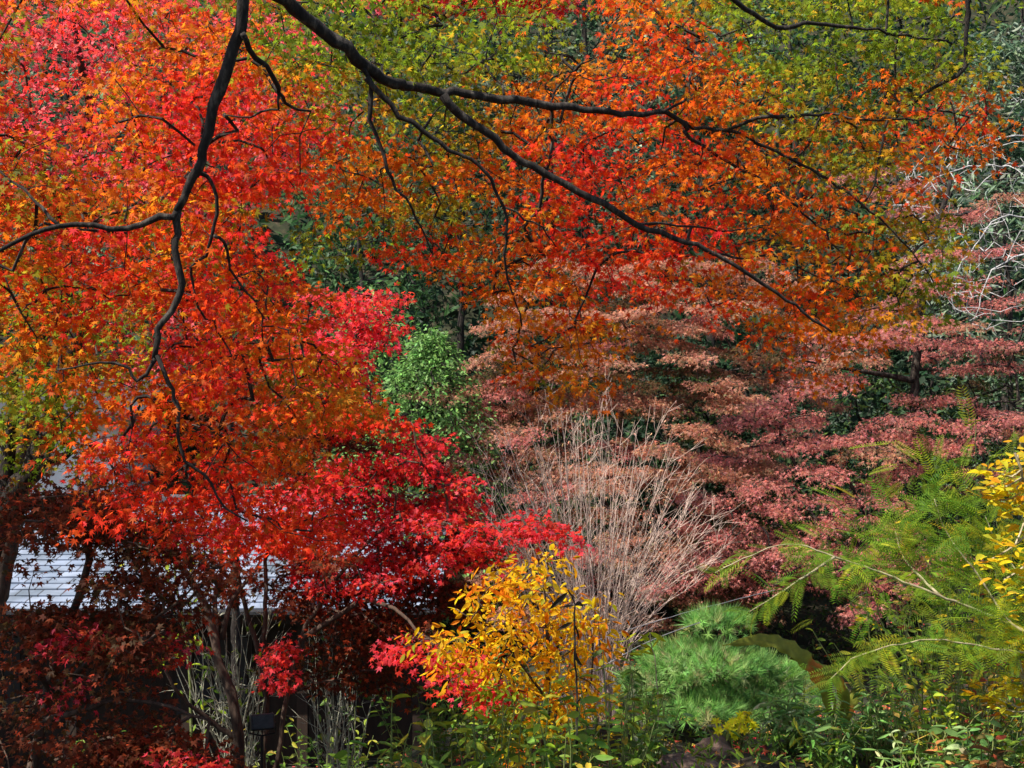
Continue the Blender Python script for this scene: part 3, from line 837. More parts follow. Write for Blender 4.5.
ev = [(-3.0, 24.5, 8.5, 2.0, 'E', 'tall dark evergreen showing in the gap under the red leaves, upper left of middle'),
      (-1.2, 27.0, 7.5, 2.2, 'e', 'almost black conifer standing behind the round green bush'),
      (0.8, 28.5, 10.5, 2.4, 'e', 'dark tall conifer behind the hanging orange bough in the middle'),
      (1.8, 31.0, 11.0, 2.6, 'S', 'greyish green tree glimpsed through the top middle leaves'),
      (4.0, 25.5, 7.5, 2.5, 'e', 'dark evergreen behind the salmon brown maple'),
      (6.5, 28.5, 9.5, 2.7, 'E', 'green evergreen behind the upper right boughs'),
      (9.5, 24.0, 8.0, 2.7, 'e', 'blackish evergreen behind the pink maple at the right edge'),
      (10.0, 29.0, 11.5, 2.6, 'e', 'dark tree in the upper right corner behind the grey green conifer'),
      (-6.5, 28.0, 10.0, 2.8, 'E', 'dark evergreen behind the pinkish red maple, upper left'),
      (-10.5, 29.0, 10.0, 2.9, 'S', 'pale green tree behind the pinkish red maple, top left corner'),
      (-3.6, 32.0, 11.5, 2.8, 'E', 'high evergreen far behind the hanging boughs, left of middle'),
      (5.2, 35.0, 11.0, 2.9, 'S', 'pale greyish evergreen far up the slope right of middle'),
      (14.0, 34.0, 11.5, 3.0, 'e', 'dark evergreen far behind the right corner'),
      (-14.5, 33.0, 10.0, 3.0, 'E', 'evergreen far behind the left edge'),
      (1.0, 36.0, 11.0, 3.0, 'E', 'evergreen highest up the slope in the middle'),
      (6.6, 21.6, 4.6, 2.0, 'e', 'low dark evergreen in the gloom between the pink tiers'),
      (3.0, 23.2, 4.0, 1.9, 'e', 'low dark evergreen in the gloom under the salmon brown maple')]
for x, y, H, R, k, lab in ev:
    evergreen(x, y, H, R, k, lab, n=150, per=28)
evergreen(-5.65, 6.5, 6.6, 2.1, 'E', 'tall unseen evergreen outside the left edge, added to shade the lower left corner', n=190, leaf=.14, low=.3, per=34, sr=.36, group=None)  # unseen tree, added to keep the sun off the lower left maple
# round green bush and its companions
evergreen(-1.25, 19.2, 5.65, 1.1, 'U', 'rounded leafy green bush right of the crimson maple', n=330, leaf=.085, low=.1, per=52, name='round_bush', cat='bush', group=None, sr=.24)
evergreen(8.6, 21.5, 9.6, 1.35, 'S', 'grey green feathery conifer at the upper right edge', n=200, tpl='narrow', leaf=.2, per=32, name='conifer_tree', group=None, sr=.34)
evergreen(-2.4, 21.0, 6.5, 1.1, 'U', 'light green tree peeping between red leaves above the round bush', n=110, leaf=.12, per=32, name='broadleaf_tree', group=None, sr=.3)
# dark clipped shrubs between the pink tiers
for i, (px, py, d, k, lab) in enumerate([(880, 410, 18.2, 'm', 'dark green shrub foliage between the pink tiers, upper right'), (945, 560, 17.6, 'm', 'green shrub beneath the pink tiers behind the ferny leaves'),
                                         (790, 520, 18.6, 'm', 'dark green shrub behind the lower pink tiers'), (985, 385, 18.6, 'm', 'dark green shrub at the right edge between pink tiers'), (560, 370, 21.5, 'm', 'dark green shrub behind the salmon brown tiers'),
                                         (700, 400, 21.6, 'm', 'green shrub between the salmon brown and pink maples'), (660, 540, 20.6, 'e', 'dark shrub low behind the bare shrub stems')]):
    c = P(px, py, d); z0 = float(hgt(c[0], c[1]))
    evergreen(c[0], c[1], c[2] - z0 + .5, .95, k, lab, n=70, leaf=.10, per=34, name='understorey_shrub', cat='shrub', group='dark shrubs among the tiered maples', sr=.3, low=.05)


# ---------------------------------------------------------------- bare shrubs and twig tree
def bare_shrub(name, label, base, stems, mat, r0, tw=9, leaf=None, cat='shrub', spread=.5, tlen=.45):
    t = thing(name, base, label, cat)
    g = Geo(); tips = []
    for (end, bow) in stems:
        b_ = base + np.array([RNG.normal() * .12, RNG.normal() * .12, 0]); end = np.asarray(end)
        mid = (b_ + end) / 2 + np.array([-(end[0] - b_[0]) * bow, 0, abs(end[0] - b_[0]) * bow * .8]) + RNG.standard_normal(3) * .05
        q = smooth_path([b_, mid, end], .14, .006)
        g.tube(q, np.linspace(r0, r0 * .22, len(q)) * RNG.uniform(.45, 1.35), 5, .06)
        ax = end - b_
        for _ in range(tw):
            i = RNG.integers(int(len(q) * .35), len(q) - 1); a = q[i]
            d = ax / np.linalg.norm(ax) + RNG.standard_normal(3) * spread; d[2] = abs(d[2]) * .8 + .2; d /= np.linalg.norm(d)
            L = tlen * RNG.uniform(.4, 1.2)
            e = a + d * L; m_ = (a + e) / 2 + RNG.standard_normal(3) * .03
            qq = smooth_path([a, m_, e], .12, .004)
            g.tube(qq, np.linspace(r0 * .3, r0 * .12, len(qq)), 3)
            tips.append(e)
            for _ in range(2):
                d2 = d + RNG.standard_normal(3) * spread; d2 /= np.linalg.norm(d2)
                e2 = qq[len(qq) // 2] + d2 * L * .45
                g.tube([qq[len(qq) // 2], e2], [r0 * .18, r0 * .1], 3); tips.append(e2)
    g.build('stems', mat, t)
    if leaf:
        tips = np.array(tips); tips = tips[RNG.random(len(tips)) < leaf[1]]
        n = len(tips)
        place_leaves('leaves', leaf[2], tips, RNG.standard_normal((n, 3)) - (0, 0, .8), RNG.standard_normal((n, 3)), leaf[0] * RNG.uniform(.6, 1.2, n), colours([(leaf[3], n)]), M['leaf'], t)
    return t


base = P(598, 655, 13.4); base[2] = float(hgt(base[0], base[1]))
st = []
for i in range(66):
    u = RNG.uniform(0, 1)
    px = 455 + u * 250 + RNG.normal() * 8
    top = np.interp(px, [450, 480, 540, 600, 650, 700, 740], [470, 440, 395, 400, 430, 480, 540])
    py = top + abs(RNG.normal()) * 45
    st.append((P(px, py, 13.4 + RNG.normal() * .55), .16 if px > 640 else .05))
for px, py in ((722, 520), (712, 500), (700, 548), (735, 540), (690, 470), (675, 450), (605, 365), (545, 388), (660, 420), (727, 510), (745, 500), (738, 525), (718, 560), (705, 575), (690, 535), (700, 490), (650, 405), (470, 430), (455, 470)):
    st.append((P(px, py, 13.2), .22 if px > 640 else .03))
bare_shrub('bare_shrub', 'leafless pale pinkish shrub with fine upright stems fanning out in the middle', base, st, M['bark_pale'], .0085, 9, (.045, .42, 'diamond', 'B'))

base = P(236, 760, 10.4); base[2] = float(hgt(base[0], base[1]))
st = [(P(RNG.uniform(170, 275), RNG.uniform(590, 680), 10.3 + RNG.normal() * .25), .08) for _ in range(26)]
bare_shrub('pale_stemmed_shrub', 'pale lichened thin stems with few lime leaves among the dark trunks', base, st, M['bark_lichen'], .010, 7, (.07, .35, 'oval', 'L'), tlen=.3)
base = P(340, 760, 10.8); base[2] = float(hgt(base[0], base[1]))
st = [(P(RNG.uniform(300, 385), RNG.uniform(600, 690), 10.8 + RNG.normal() * .3), .08) for _ in range(20)]
bare_shrub('pale_stemmed_shrub', 'thin grey green stems beneath the crimson maple right of its trunks', base, st, M['bark_lichen'], .008, 6, (.07, .2, 'oval', 'h'), tlen=.3)

# weeping grey bare tree at the right edge
def twig_tree():
    b0 = np.array([7.1, 14.3, float(hgt(7.1, 14.3)) - .1])
    t = thing('bare_tree', b0, 'leafless grey tree with tangled drooping twigs at the right edge', 'tree')
    W = Wood(60000)
    trs = [[b0, b0 + (.05, 0, 2.5), P(1085, 300, 14.3), P(1050, 140, 14.2), P(1035, 60, 14.2)],
           [P(1075, 240, 14.3), P(1010, 215, 14), P(985, 232, 13.8), P(962, 262, 13.6), P(950, 285, 13.5)],
           [P(1060, 170, 14.2), P(1000, 165, 14), P(950, 172, 13.9), P(905, 200, 13.7)],
           [P(1050, 140, 14.2), P(1015, 135, 14), P(975, 150, 13.8)],
           [P(1045, 250, 14.2), P(1005, 262, 14), P(985, 285, 14), P(975, 320, 13.9)]]
    for i, tr in enumerate(trs):
        q = smooth_path(tr, .12, .012)
        g = Geo(); g.tube(q, np.linspace(.13, .05, len(q)) if i == 0 else np.linspace(.013, .004, len(q)), 6, .05)
        g.build('trunk' if i == 0 else 'limb', M['bark_grey'], t, True); W.limb(q)
    cs = []
    for _ in range(640):
        px = RNG.uniform(885, 1075); lo = np.interp(px, [885, 930, 1000, 1024], [240, 310, 335, 330]); hi = np.interp(px, [885, 950, 1024], [185, 125, 70])
        cs.append(P(px, RNG.uniform(hi, lo), 14 + RNG.normal() * .5))
    W.grow(np.array(cs), .10, .006, .02, -.05)
    W.build('twigs', M['bark_grey'], t, .0026, .30, .008, 3)


twig_tree()


# ---------------------------------------------------------------- leafy shrubs and herbs
def leafy(name, label, cat, base, H, R, stems, lps, leaf, key, tpl='oval', mat='leaf', stem='stem_green', group=None, lean=(0, 0), tiltz=.4, rs=.006, start=.25, droop=.3, keys=None, samp=.5):
    base = np.asarray(base, float)
    t = thing(name, base, label, cat, group)
    g = Geo(); pos = []; tip = []; nrm = []; ck = []
    for s_ in range(stems):
        a = RNG.uniform(0, 2 * math.pi); rr = R * math.sqrt(RNG.random())
        top = base + np.array([math.cos(a) * rr + lean[0], math.sin(a) * rr + lean[1], H * RNG.uniform(.55, 1) * (1 - .25 * (rr / R) ** 2)])
        b_ = base + np.array([math.cos(a), math.sin(a), 0]) * rr * .3
        mid = (b_ + top) / 2 + RNG.standard_normal(3) * .06 * H
        q = smooth_path([b_, mid, top], .05, .002)
        g.tube(q, np.linspace(rs, rs * .4, len(q)), 4)
        L = len(q)
        for j in range(lps):
            i = min(L - 1, int(L * (start + (1 - start) * (j + RNG.random()) / lps)))
            b2 = j * 2.4 + RNG.normal() * .3
            out = np.array([math.cos(b2), math.sin(b2), RNG.uniform(-.3, .6) - droop])
            pos.append(q[i]); tip.append(out); nrm.append(np.array([0, 0, 1]) + RNG.standard_normal(3) * tiltz + np.array([math.cos(b2), math.sin(b2), 0]) * .2)
        ck.append((key if keys is None else keys[RNG.integers(len(keys))], lps))
    g.build('stems', M[stem], t)
    n = len(pos)
    place_leaves('leaves', tpl, np.array(pos), np.array(tip), np.array(nrm), leaf * RNG.uniform(.6, 1.2, n), colours(ck, same=samp), M[mat], t)
    return t


def at_ground(px, d):
    x = (px - 512) / F * d
    return np.array([x, d, float(hgt(x, d)) - .02])


# golden shrub
b = at_ground(530, 8.6)
def golden():
    rows = ["....AA....", "..AAAA....", "..AAAAAA..", "AAAAAAAA..", ".AAA.AAA..", "...LAAAA..", "...LLAAA..", "....LAL...", "....A..A.."]
    cs, ks = grid_targets(rows, 556, lambda x, y: (8.4, .45), 4.0, x0=420, cell=23)
    crown_tree('golden_shrub', 'bright golden yellow leaved shrub in sunlight below the crimson maple', 'shrub',
               [[b, P(545, 740, 8.5), P(548, 660, 8.4), P(545, 590, 8.3)], [P(545, 740, 8.5), P(590, 680, 8.3), P(588, 610, 8.3)], [P(548, 700, 8.4), P(500, 640, 8.3), P(455, 610, 8.2)]],
               cs, ks, dict(R=.13, n=16, size=.07, flat=.45, tilt=.8, droop=.5), 'oval', M['maple'], M['bark_brown'], trunk_r=(.025, .008), rt=.002, rmax=.012)


golden()

# needle-leaved clipped pine
def niwaki():
    b = at_ground(735, 9.6)
    t = thing('pine_tree', b, 'soft green clipped pine in cloud shaped tiers low right of the middle', 'tree')
    W = Wood(20000)
    trs = [[b, P(738, 710, 9.6), P(722, 690, 9.5), P(730, 660, 9.5), P(722, 632, 9.5)], [P(730, 700, 9.55), P(690, 702, 9.4), P(660, 700, 9.3)], [P(732, 690, 9.5), P(775, 690, 9.4), P(795, 690, 9.4)], [P(728, 670, 9.5), P(700, 668, 9.3), P(670, 670, 9.2)]]
    for i, tr in enumerate(trs):
        q = smooth_path(tr, .05, .005); g = Geo(); g.tube(q, np.linspace(.05 if i == 0 else .022, .012, len(q)), 7, .06)
        g.build('trunk' if i == 0 else 'limb', M['bark_brown'], t, True); W.limb(q)
    pos = []; nr = []
    tiers = [(718, 627, 32, 15, 9.5), (704, 662, 66, 14, 9.35), (768, 676, 40, 12, 9.5), (655, 684, 36, 11, 9.1), (722, 690, 46, 10, 9.3), (690, 708, 50, 11, 9.0), (792, 698, 32, 11, 9.3), (748, 712, 34, 10, 9.1)]
    tg = []
    for (px, py, w_, h_, d) in tiers:
        c = P(px, py, d); rx = w_ / F * d; rz = h_ / F * d
        n = int(1750 * rx * rx / .25 * .55) + 50
        a = RNG.uniform(0, 2 * math.pi, n); r = np.sqrt(RNG.random(n)); up = np.sqrt(1 - r ** 2) * RNG.uniform(.82, 1, n)
        pos.append(c + np.stack([np.cos(a) * r * rx, np.sin(a) * r * rx, up * rz * 1.15 - rz * .3 + .012 * np.sin(9 * np.cos(a) * r + px)], 1) + RNG.standard_normal((n, 3)) * .012)
        nn = np.stack([np.cos(a) * r, np.sin(a) * r, up + .4], 1) + RNG.standard_normal((n, 3)) * .5
        nr.append(nn); tg.append(pos[-1][::9] - (0, 0, .03))
    pos = np.concatenate(pos); nr = np.concatenate(nr); n = len(pos); nr /= np.linalg.norm(nr, axis=1)[:, None]
    W.grow(np.concatenate(tg), .07, .004, .05); W.build('twigs', M['bark_brown'], t, .003, .4, .012, 4)
    tip = np.cross(nr, RNG.standard_normal((n, 3)))
    place_leaves('crown', 'tuft', pos, tip, nr, .072 * RNG.uniform(.6, 1.3, n), colours([('n', 10)] * (n // 10) + [('n', n % 10)] if n % 10 else [('n', 10)] * (n // 10)), M['needle'], t)


niwaki()

# ferny compound-leaved tree at the right
def ferny():
    b = at_ground(1150, 5.6); b[0] = 3.1
    t = thing('ferny_tree', b, 'light green tree with feathery compound leaves arching in from the right', 'tree')
    trs = [[b, (3.0, 5.6, 3.6), P(1080, 660, 5.6), P(1012, 625, 5.6), P(940, 596, 5.5), P(880, 572, 5.5), P(835, 557, 5.4), P(800, 545, 5.4), P(768, 548, 5.3), P(715, 572, 5.3)],
           [P(1040, 640, 5.6), P(1010, 622, 5.6), P(985, 585, 5.7), P(962, 555, 5.7), P(948, 535, 5.8), P(938, 512, 5.8), P(934, 498, 5.8)],
           [P(1060, 650, 5.6), P(1030, 590, 5.7), P(1000, 550, 5.8), P(985, 515, 5.9)],
           [P(1080, 660, 5.6), P(1000, 650, 5.5), P(930, 640, 5.4), P(860, 655, 5.3), P(830, 680, 5.2)],
           [P(940, 596, 5.5), P(905, 560, 5.7), P(895, 530, 5.8)],
           [P(835, 557, 5.4), P(800, 580, 5.3), P(750, 612, 5.3)], [P(1030, 600, 5.7), P(1040, 560, 5.8), P(1035, 520, 5.9)]]
    pos = []; tip = []; 
    for i, tr in enumerate(trs):
        q = smooth_path(tr, .04, .002); g = Geo(); g.tube(q, np.linspace(.013 if i == 0 else .007, .002, len(q)), 6, .04)
        g.build('trunk' if i == 0 else 'limb', M['stem_tan'], t, True)
        s0 = int(len(q) * (.35 if i == 0 else .1))
        tan = np.gradient(q, axis=0); tan /= np.linalg.norm(tan, axis=1)[:, None]
        for j in range(s0, len(q)):
            dens = 1.9 if i == 0 else 2.8
            for _ in range(int(dens) + (RNG.random() < dens % 1)):
                sd_ = RNG.choice((-1, 1)); s_ = np.cross(tan[j], (0, 0, 1)) * sd_
                d = s_ * .9 + tan[j] * .5 + RNG.standard_normal(3) * .35; d[2] -= .05
                pos.append(q[j]); tip.append(d)
                for _k in range(3 if i in (1, 2, 4, 6) else (1 if q[j][0] > 1.45 else 0)): # second order fronds fill the crown
                    pos.append(q[j] + d / np.linalg.norm(d) * RNG.uniform(.08, .34) + RNG.standard_normal(3) * .05); tip.append(d + RNG.standard_normal(3) * .7)
    n = len(pos); pos = np.array(pos); tip = np.array(tip)
    nrm = np.array([0, -.55, 1]) + RNG.standard_normal((n, 3)) * .35
    ks = []
    for p in pos: ks.append(('L' if (p[0] > 2.15 or RNG.random() < .14) else 'F', 1))
    place_leaves('leaves', 'fern2', pos, tip, nrm, .16 * RNG.uniform(.45, 1.35, n), colours(ks), M['maple'], t)


ferny()

# yellow leaf rosettes on the right
def yellow_branch(label, tr, base, clusters):
    t = thing('yellow_leaved_shrub', base, label, 'shrub')
    q = smooth_path([base] + tr, .05, .003); g = Geo(); g.tube(q, np.linspace(.014, .005, len(q)), 6); 
    for c in clusters:
        j = int(np.argmin(np.sum((q - c) ** 2, axis=1))); g.tube(smooth_path([q[j], (q[j] + c) / 2 - (0, 0, .02), c], .04), [.004] * len(smooth_path([q[j], (q[j] + c) / 2 - (0, 0, .02), c], .04)), 4)
    g.build('stems', M['stem_tan'], t)
    pos = []; tip = []; nr = []
    for c in clusters:
        for k in range(17):
            a = RNG.uniform(0, 2 * math.pi); pos.append(c + RNG.standard_normal(3) * .03); tip.append((math.cos(a), math.sin(a), RNG.uniform(-.5, .5))); nr.append(np.array([0, -.5, 1]) + RNG.standard_normal(3) * .4)
    n = len(pos)
    place_leaves('leaves', 'oval', np.array(pos), np.array(tip), np.array(nr), .062 * RNG.uniform(.5, 1.3, n), colours([('V', n)], same=.1), M['maple'], t)


yb = at_ground(1130, 5.3); yb[0] = 2.72
yellow_branch('branch of bright yellow leaves at the right edge above the ferny tree', [P(1060, 600, 5.2), P(1040, 520, 5.1), P(1020, 470, 5.0), P(1016, 452, 5.0)], yb,
              [P(x, y, 5.0 + RNG.normal() * .08) for x, y in ((1018, 455), (1002, 474), (1022, 478), (990, 486), (1010, 492), (1026, 498), (1018, 508), (1035, 470), (998, 500), (1030, 520), (1015, 545), (1024, 565), (1004, 580), (1020, 600), (990, 560))])
yb = at_ground(1120, 5.9); yb[0] = 2.85
yellow_branch('low clump of yellow leaves at the right edge below the ferny tree', [P(1060, 740, 5.8), P(1035, 710, 5.7)], yb,
              [P(x, y, 5.7 + RNG.normal() * .08) for x, y in ((1010, 685), (1020, 672), (1000, 695), (1024, 695), (1035, 680), (1016, 660), (1028, 648), (995, 705), (985, 690), (1015, 640))])

# background wall of green-yellow leaves behind the ferny tree, orange dead leaves in it
c = at_ground(985, 8.0)
leafy('autumn_shrub', 'yellowing leafy shrub behind the ferny leaves at the right', 'shrub', c, 2.5, .95, 70, 20, .075, 'L', keys='LLFVT', tiltz=.8, start=.2)
leafy('autumn_shrub', 'rusty orange leaved shrub low between the ferny leaves and the bottom right plants', 'shrub', at_ground(935, 7.3), 1.05, .75, 46, 15, .07, 'T', keys='TTLhh', tiltz=.8)

# under-storey plants along the bottom: px, depth, height, radius, stems, leaves/stem, leaf length, key(s), template, label
und = [(360, 5.6, .62, .24, 12, 9, .12, 'hL', 'oval', 'leafy green shrub with broad yellow tinged leaves at the bottom left of middle'),
       (405, 6.2, .95, .30, 16, 9, .11, 'hhL', 'oval', 'green broad leaved shrub standing under the small crimson sprays'),
       (455, 5.8, .62, .30, 18, 8, .10, 'hhL', 'oval', 'dense low green plant at the bottom, left of the dark stalk'),
       (510, 6.4, .95, .30, 16, 9, .10, 'hL', 'oval', 'green shrub growing beneath the golden shrub'),
       (560, 6.0, .72, .28, 18, 9, .09, 'hhL', 'oval', 'bright green plant at the bottom around the dark stalk'),
       (615, 6.8, .85, .32, 20, 10, .085, 'hhF', 'oval', 'small leaved green shrub left of the clipped pine'),
       (655, 7.4, .62, .30, 22, 9, .075, 'hHL', 'oval', 'low green plant in front of the clipped pine, at its left foot'),
       (600, 5.5, .35, .28, 20, 7, .07, 'hhT', 'oval', 'weedy green clump on the bottom edge with rusty leaves'),
       (790, 7.4, .50, .24, 22, 10, .10, 'H', 'narrow', 'clump of narrow green leaves right of the yellow flowers'),
       (830, 7.0, .48, .24, 22, 10, .10, 'HF', 'narrow', 'narrow leaved green clump at the bottom, left of the rusty plants'),
       (875, 7.2, .55, .26, 22, 10, .10, 'H', 'narrow', 'upright narrow leaved green clump bottom right'),
       (925, 6.6, .45, .26, 22, 10, .09, 'HF', 'narrow', 'narrow leaved plant second from the bottom right corner'),
       (980, 6.4, .45, .28, 24, 10, .09, 'HhT', 'oval', 'green plant with pale leaves in the bottom right corner'),
       (730, 7.6, .22, .22, 18, 7, .06, 'H', 'oval', 'low bluish green ground plant beneath the yellow flowers'),
       (850, 6.0, .30, .30, 22, 8, .055, 'hTL', 'oval', 'small mixed weeds at the bottom right with orange leaves'),
       (960, 5.8, .32, .30, 22, 8, .055, 'hTT', 'oval', 'rusty and green weeds on the bottom edge near the right corner'),
       (700, 6.2, .22, .26, 18, 7, .05, 'LTh', 'oval', 'yellowish tiny leaved weeds on the bottom edge before the rocks'),
       (780, 6.2, .24, .26, 18, 7, .05, 'LTT', 'oval', 'tiny orange leaved weeds on the bottom edge right of the rocks')]
for (px, d, H, R, st_, lps, lf, kk, tp, lab) in und:
    leafy('garden_plant', lab, 'plant', at_ground(px, d), H, R, st_, lps, lf, kk[0], tp, keys=kk, group='plants along the bottom edge', tiltz=.55)
# dim shrubs behind the trunks, left
for (px, d, H, R, lab) in [(190, 11.3, 1.2, .7, 'dim green shrub behind the dark trunks, left'), (330, 11.6, 1.3, .8, 'dim green shrub behind the dark trunks, right'), (430, 10.8, 1.4, .7, 'dim green shrub between the dark trunks and the golden shrub'),
                           (120, 10.6, 1.5, .7, 'dim green shrub half hidden in the dark red leaves'), (500, 9.6, 1.0, .6, 'shaded leafy shrub at the back of the golden shrub'), (300, 8.6, .7, .5, 'dark low shrub at the foot of the trunk cluster')]:
    leafy('shade_shrub', lab, 'shrub', at_ground(px, d), H, R, 36, 14, .09, 'h', group='shrubs in the shade', tiltz=.7)
# lime leaved sapling among the trunks (150-230, 500-560)
cs, ks = grid_targets(["LL.L", "LLLL", ".LLL", "..L.", ".LL.", "..L."], 500, lambda x, y: (10.9, .3), 1.2, x0=120, cell=30)
b = at_ground(190, 10.9)
crown_tree('young_tree', 'slender sapling with lime green leaves behind the trunk cluster', 'tree', [[b, P(190, 690, 10.9), P(180, 600, 10.9), P(165, 510, 10.9)]], cs, ks,
           dict(R=.2, n=10, size=.09, flat=.5, tilt=.8, droop=.5), 'oval', M['leaf'], M['stem_green'], trunk_r=(.02, .008), rt=.002, rmax=.01)

# dark withered stalk in front of the golden shrub
def stalk():
    b = at_ground(576, 6.2)
    t = thing('withered_stalk', b, 'thin dark stalk with drooping withered leaves before the golden shrub', 'plant')
    q = smooth_path([b, P(577, 700, 6.2), P(574, 650, 6.2), P(575, 605, 6.2), P(568, 590, 6.2)], .05, .002)
    g = Geo(); g.tube(q, np.linspace(.008, .004, len(q)), 5); g.build('stem', M['bark_dark'], t)
    pts = [(575, 606), (573, 622), (575, 648), (568, 592)]
    pos = []; tip = []
    for x, y in pts:
        for s_ in (-1, 1):
            pos.append(P(x, y, 6.2)); tip.append((s_ * RNG.uniform(.2, 1), RNG.normal() * .8, RNG.uniform(-1.6, .3)))
    n = len(pos)
    place_leaves('leaves', 'narrow', np.array(pos), np.array(tip, float), RNG.standard_normal((n, 3)), .11 * RNG.uniform(.5, 1.3, n), np.tile((.035, .025, .012), (n, 1)), M['litter'], t)


stalk()


def sprig(label, px, py, d, n, sz):
    b = at_ground(px + 6, d)
    t = thing('seedling', b, label, 'plant')
    q = smooth_path([b, P(px + 8, py + 60, d), P(px, py, d)], .05, .002)
    g = Geo(); g.tube(q, np.linspace(.006, .003, len(q)), 5); g.build('stem', M['stem_tan'], t)
    pos = np.array([q[-1 - i % 4] for i in range(n)]); tip = RNG.standard_normal((n, 3)) * (1, .6, .5)
    place_leaves('leaves', 'narrow', pos, tip, np.array([0, -.4, 1]) + RNG.standard_normal((n, 3)) * .4, sz * RNG.uniform(.7, 1.2, n), colours([('L', n)]), M['maple'], t)


sprig('slender seedling with yellow green tip leaves left of the pine', 650, 632, 7.4, 9, .11)
sprig('small upright seedling with pale leaves beside the bare shrub base', 626, 640, 8.2, 7, .09)

# big curved olive frond leaves over the pine
def big_leaf():
    b = at_ground(840, 7.2)
    t = thing('broad_leaved_plant', b, 'olive green plant with long broad arching leaves in front of the clipped pine', 'plant')
    for tr, wd in (([P(835, 735, 7.2), P(826, 690, 7.1), P(800, 655, 7.0), P(765, 640, 6.9), P(722, 646, 6.8)], .045), ([P(838, 735, 7.2), P(845, 700, 7.2), P(828, 672, 7.1), P(790, 658, 7.0)], .032), ([P(838, 735, 7.2), P(855, 695, 7.3), P(862, 672, 7.4)], .028)):
        q = smooth_path(tr, .03)
        n = len(q); u = np.linspace(0, 1, n); w_ = wd * np.sin(np.clip(u * 1.05, 0, 1) * math.pi) ** .6 * (u > .12) + .004
        tan = np.gradient(q, axis=0); side = np.cross(tan, (0, -.8, .5)); side /= np.linalg.norm(side, axis=1)[:, None]
        up = np.cross(side, tan); up /= np.linalg.norm(up, axis=1)[:, None]
        rows_ = []
        for i in range(n):
            wv = w_[i] * (1 + .12 * math.sin(i * 1.9))
            rows_ += [q[i] - side[i] * wv + up[i] * .012 * math.sin(i * 1.3), q[i] - side[i] * wv * .5 + up[i] * .01, q[i], q[i] + side[i] * wv * .5 + up[i] * .01, q[i] + side[i] * wv - up[i] * .012 * math.sin(i * 1.7)]
        T = [(i * 5 + j, i * 5 + j + 1, i * 5 + j + 6, i * 5 + j + 5) for i in range(n - 1) for j in range(4)]
        cc = np.repeat(np.where((u[:, None] > .35) & (u[:, None] < .45), (.55, .18, .03), (.22, .24, .03)) * RNG.uniform(.85, 1.1, (n, 1)), 5, axis=0)
        tri_mesh('leaf', np.array(rows_), np.array(T), M['leaf'], t, cc, True)


big_leaf()

# yellow flowers
def flowers():
    b = at_ground(735, 7.5)
    t = thing('yellow_flowers', b, 'small plant with a cluster of bright yellow flowers at the foot of the clipped pine', 'flower')
    heads = [P(x, y, 7.3 + RNG.normal() * .04) for x, y in ((716, 722), (718, 731), (733, 722), (740, 716), (746, 720), (738, 728), (744, 730), (735, 735), (750, 722), (754, 727), (728, 727), (748, 714), (741, 722), (731, 731))]
    g = Geo()
    for h in heads: q = smooth_path([b + RNG.standard_normal(3) * (.02, .02, 0), (b + h) / 2 + RNG.standard_normal(3) * .02, h], .04); g.tube(q, .003, 4)
    g.build('stems', M['stem_green'], t)
    for h in heads:
        nn = np.array([0, -.7, .8]) + RNG.standard_normal(3) * .3
        pos = []; tip = []; nr = []
        for rep in range(2):
            for k in range(6):
                a = k * 1.0472 + rep * .5; u = np.cross(nn, (1, 0, 0)); v = np.cross(nn, u)
                pos.append(h); tip.append(u * math.cos(a) + v * math.sin(a) + nn * (.5 * rep)); nr.append(nn)
        n = len(pos)
        place_leaves('flower', 'oval', np.array(pos), np.array(tip), np.array(nr), np.full(n, .036), colours([('W', n)]), M['leaf'], t)


flowers()

# rocks
def rock(px, d, sx, sy, sz, label, mat):
    b = at_ground(px, d); t = 16
    import bmesh
    bm = bmesh.new(); bmesh.ops.create_icosphere(bm, subdivisions=3, radius=1)
    s_ = RNG.uniform(0, 50, 3)
    for v in bm.verts:
        c_ = v.co
        f = 1 + .16 * math.sin(c_.x * 3 + s_[0]) + .13 * math.sin(c_.y * 4 + c_.z * 3 + s_[1]) + .07 * math.sin(c_.x * 9 + c_.z * 8 + s_[2])
        v.co = Vector((c_.x * sx * f, c_.y * sy * f, c_.z * sz * f * (1 if c_.z > 0 else .6)))
    me = bpy.data.meshes.new('rock'); bm.to_mesh(me); bm.free()
    o = link_mesh('rock', me, M[mat]); o.location = (b[0], b[1], b[2] + sz * .35)
    tag(o, label, 'rock', 'rocks below the clipped pine')


rock(713, 7.35, .13, .12, .09, 'reddish brown rock just below the yellow flowers', 'rock')
rock(692, 7.1, .20, .14, .08, 'broad brown rock at the bottom, left of the yellow flowers', 'rock')
rock(684, 6.75, .07, .08, .05, 'small pale grey stone on the bottom edge before the brown rock', 'rock_pale')
rock(712, 6.7, .08, .07, .05, 'larger pale grey stone on the bottom edge', 'rock_pale')
rock(990, 6.9, .12, .1, .07, 'brown rock among the plants near the bottom right corner', 'rock')

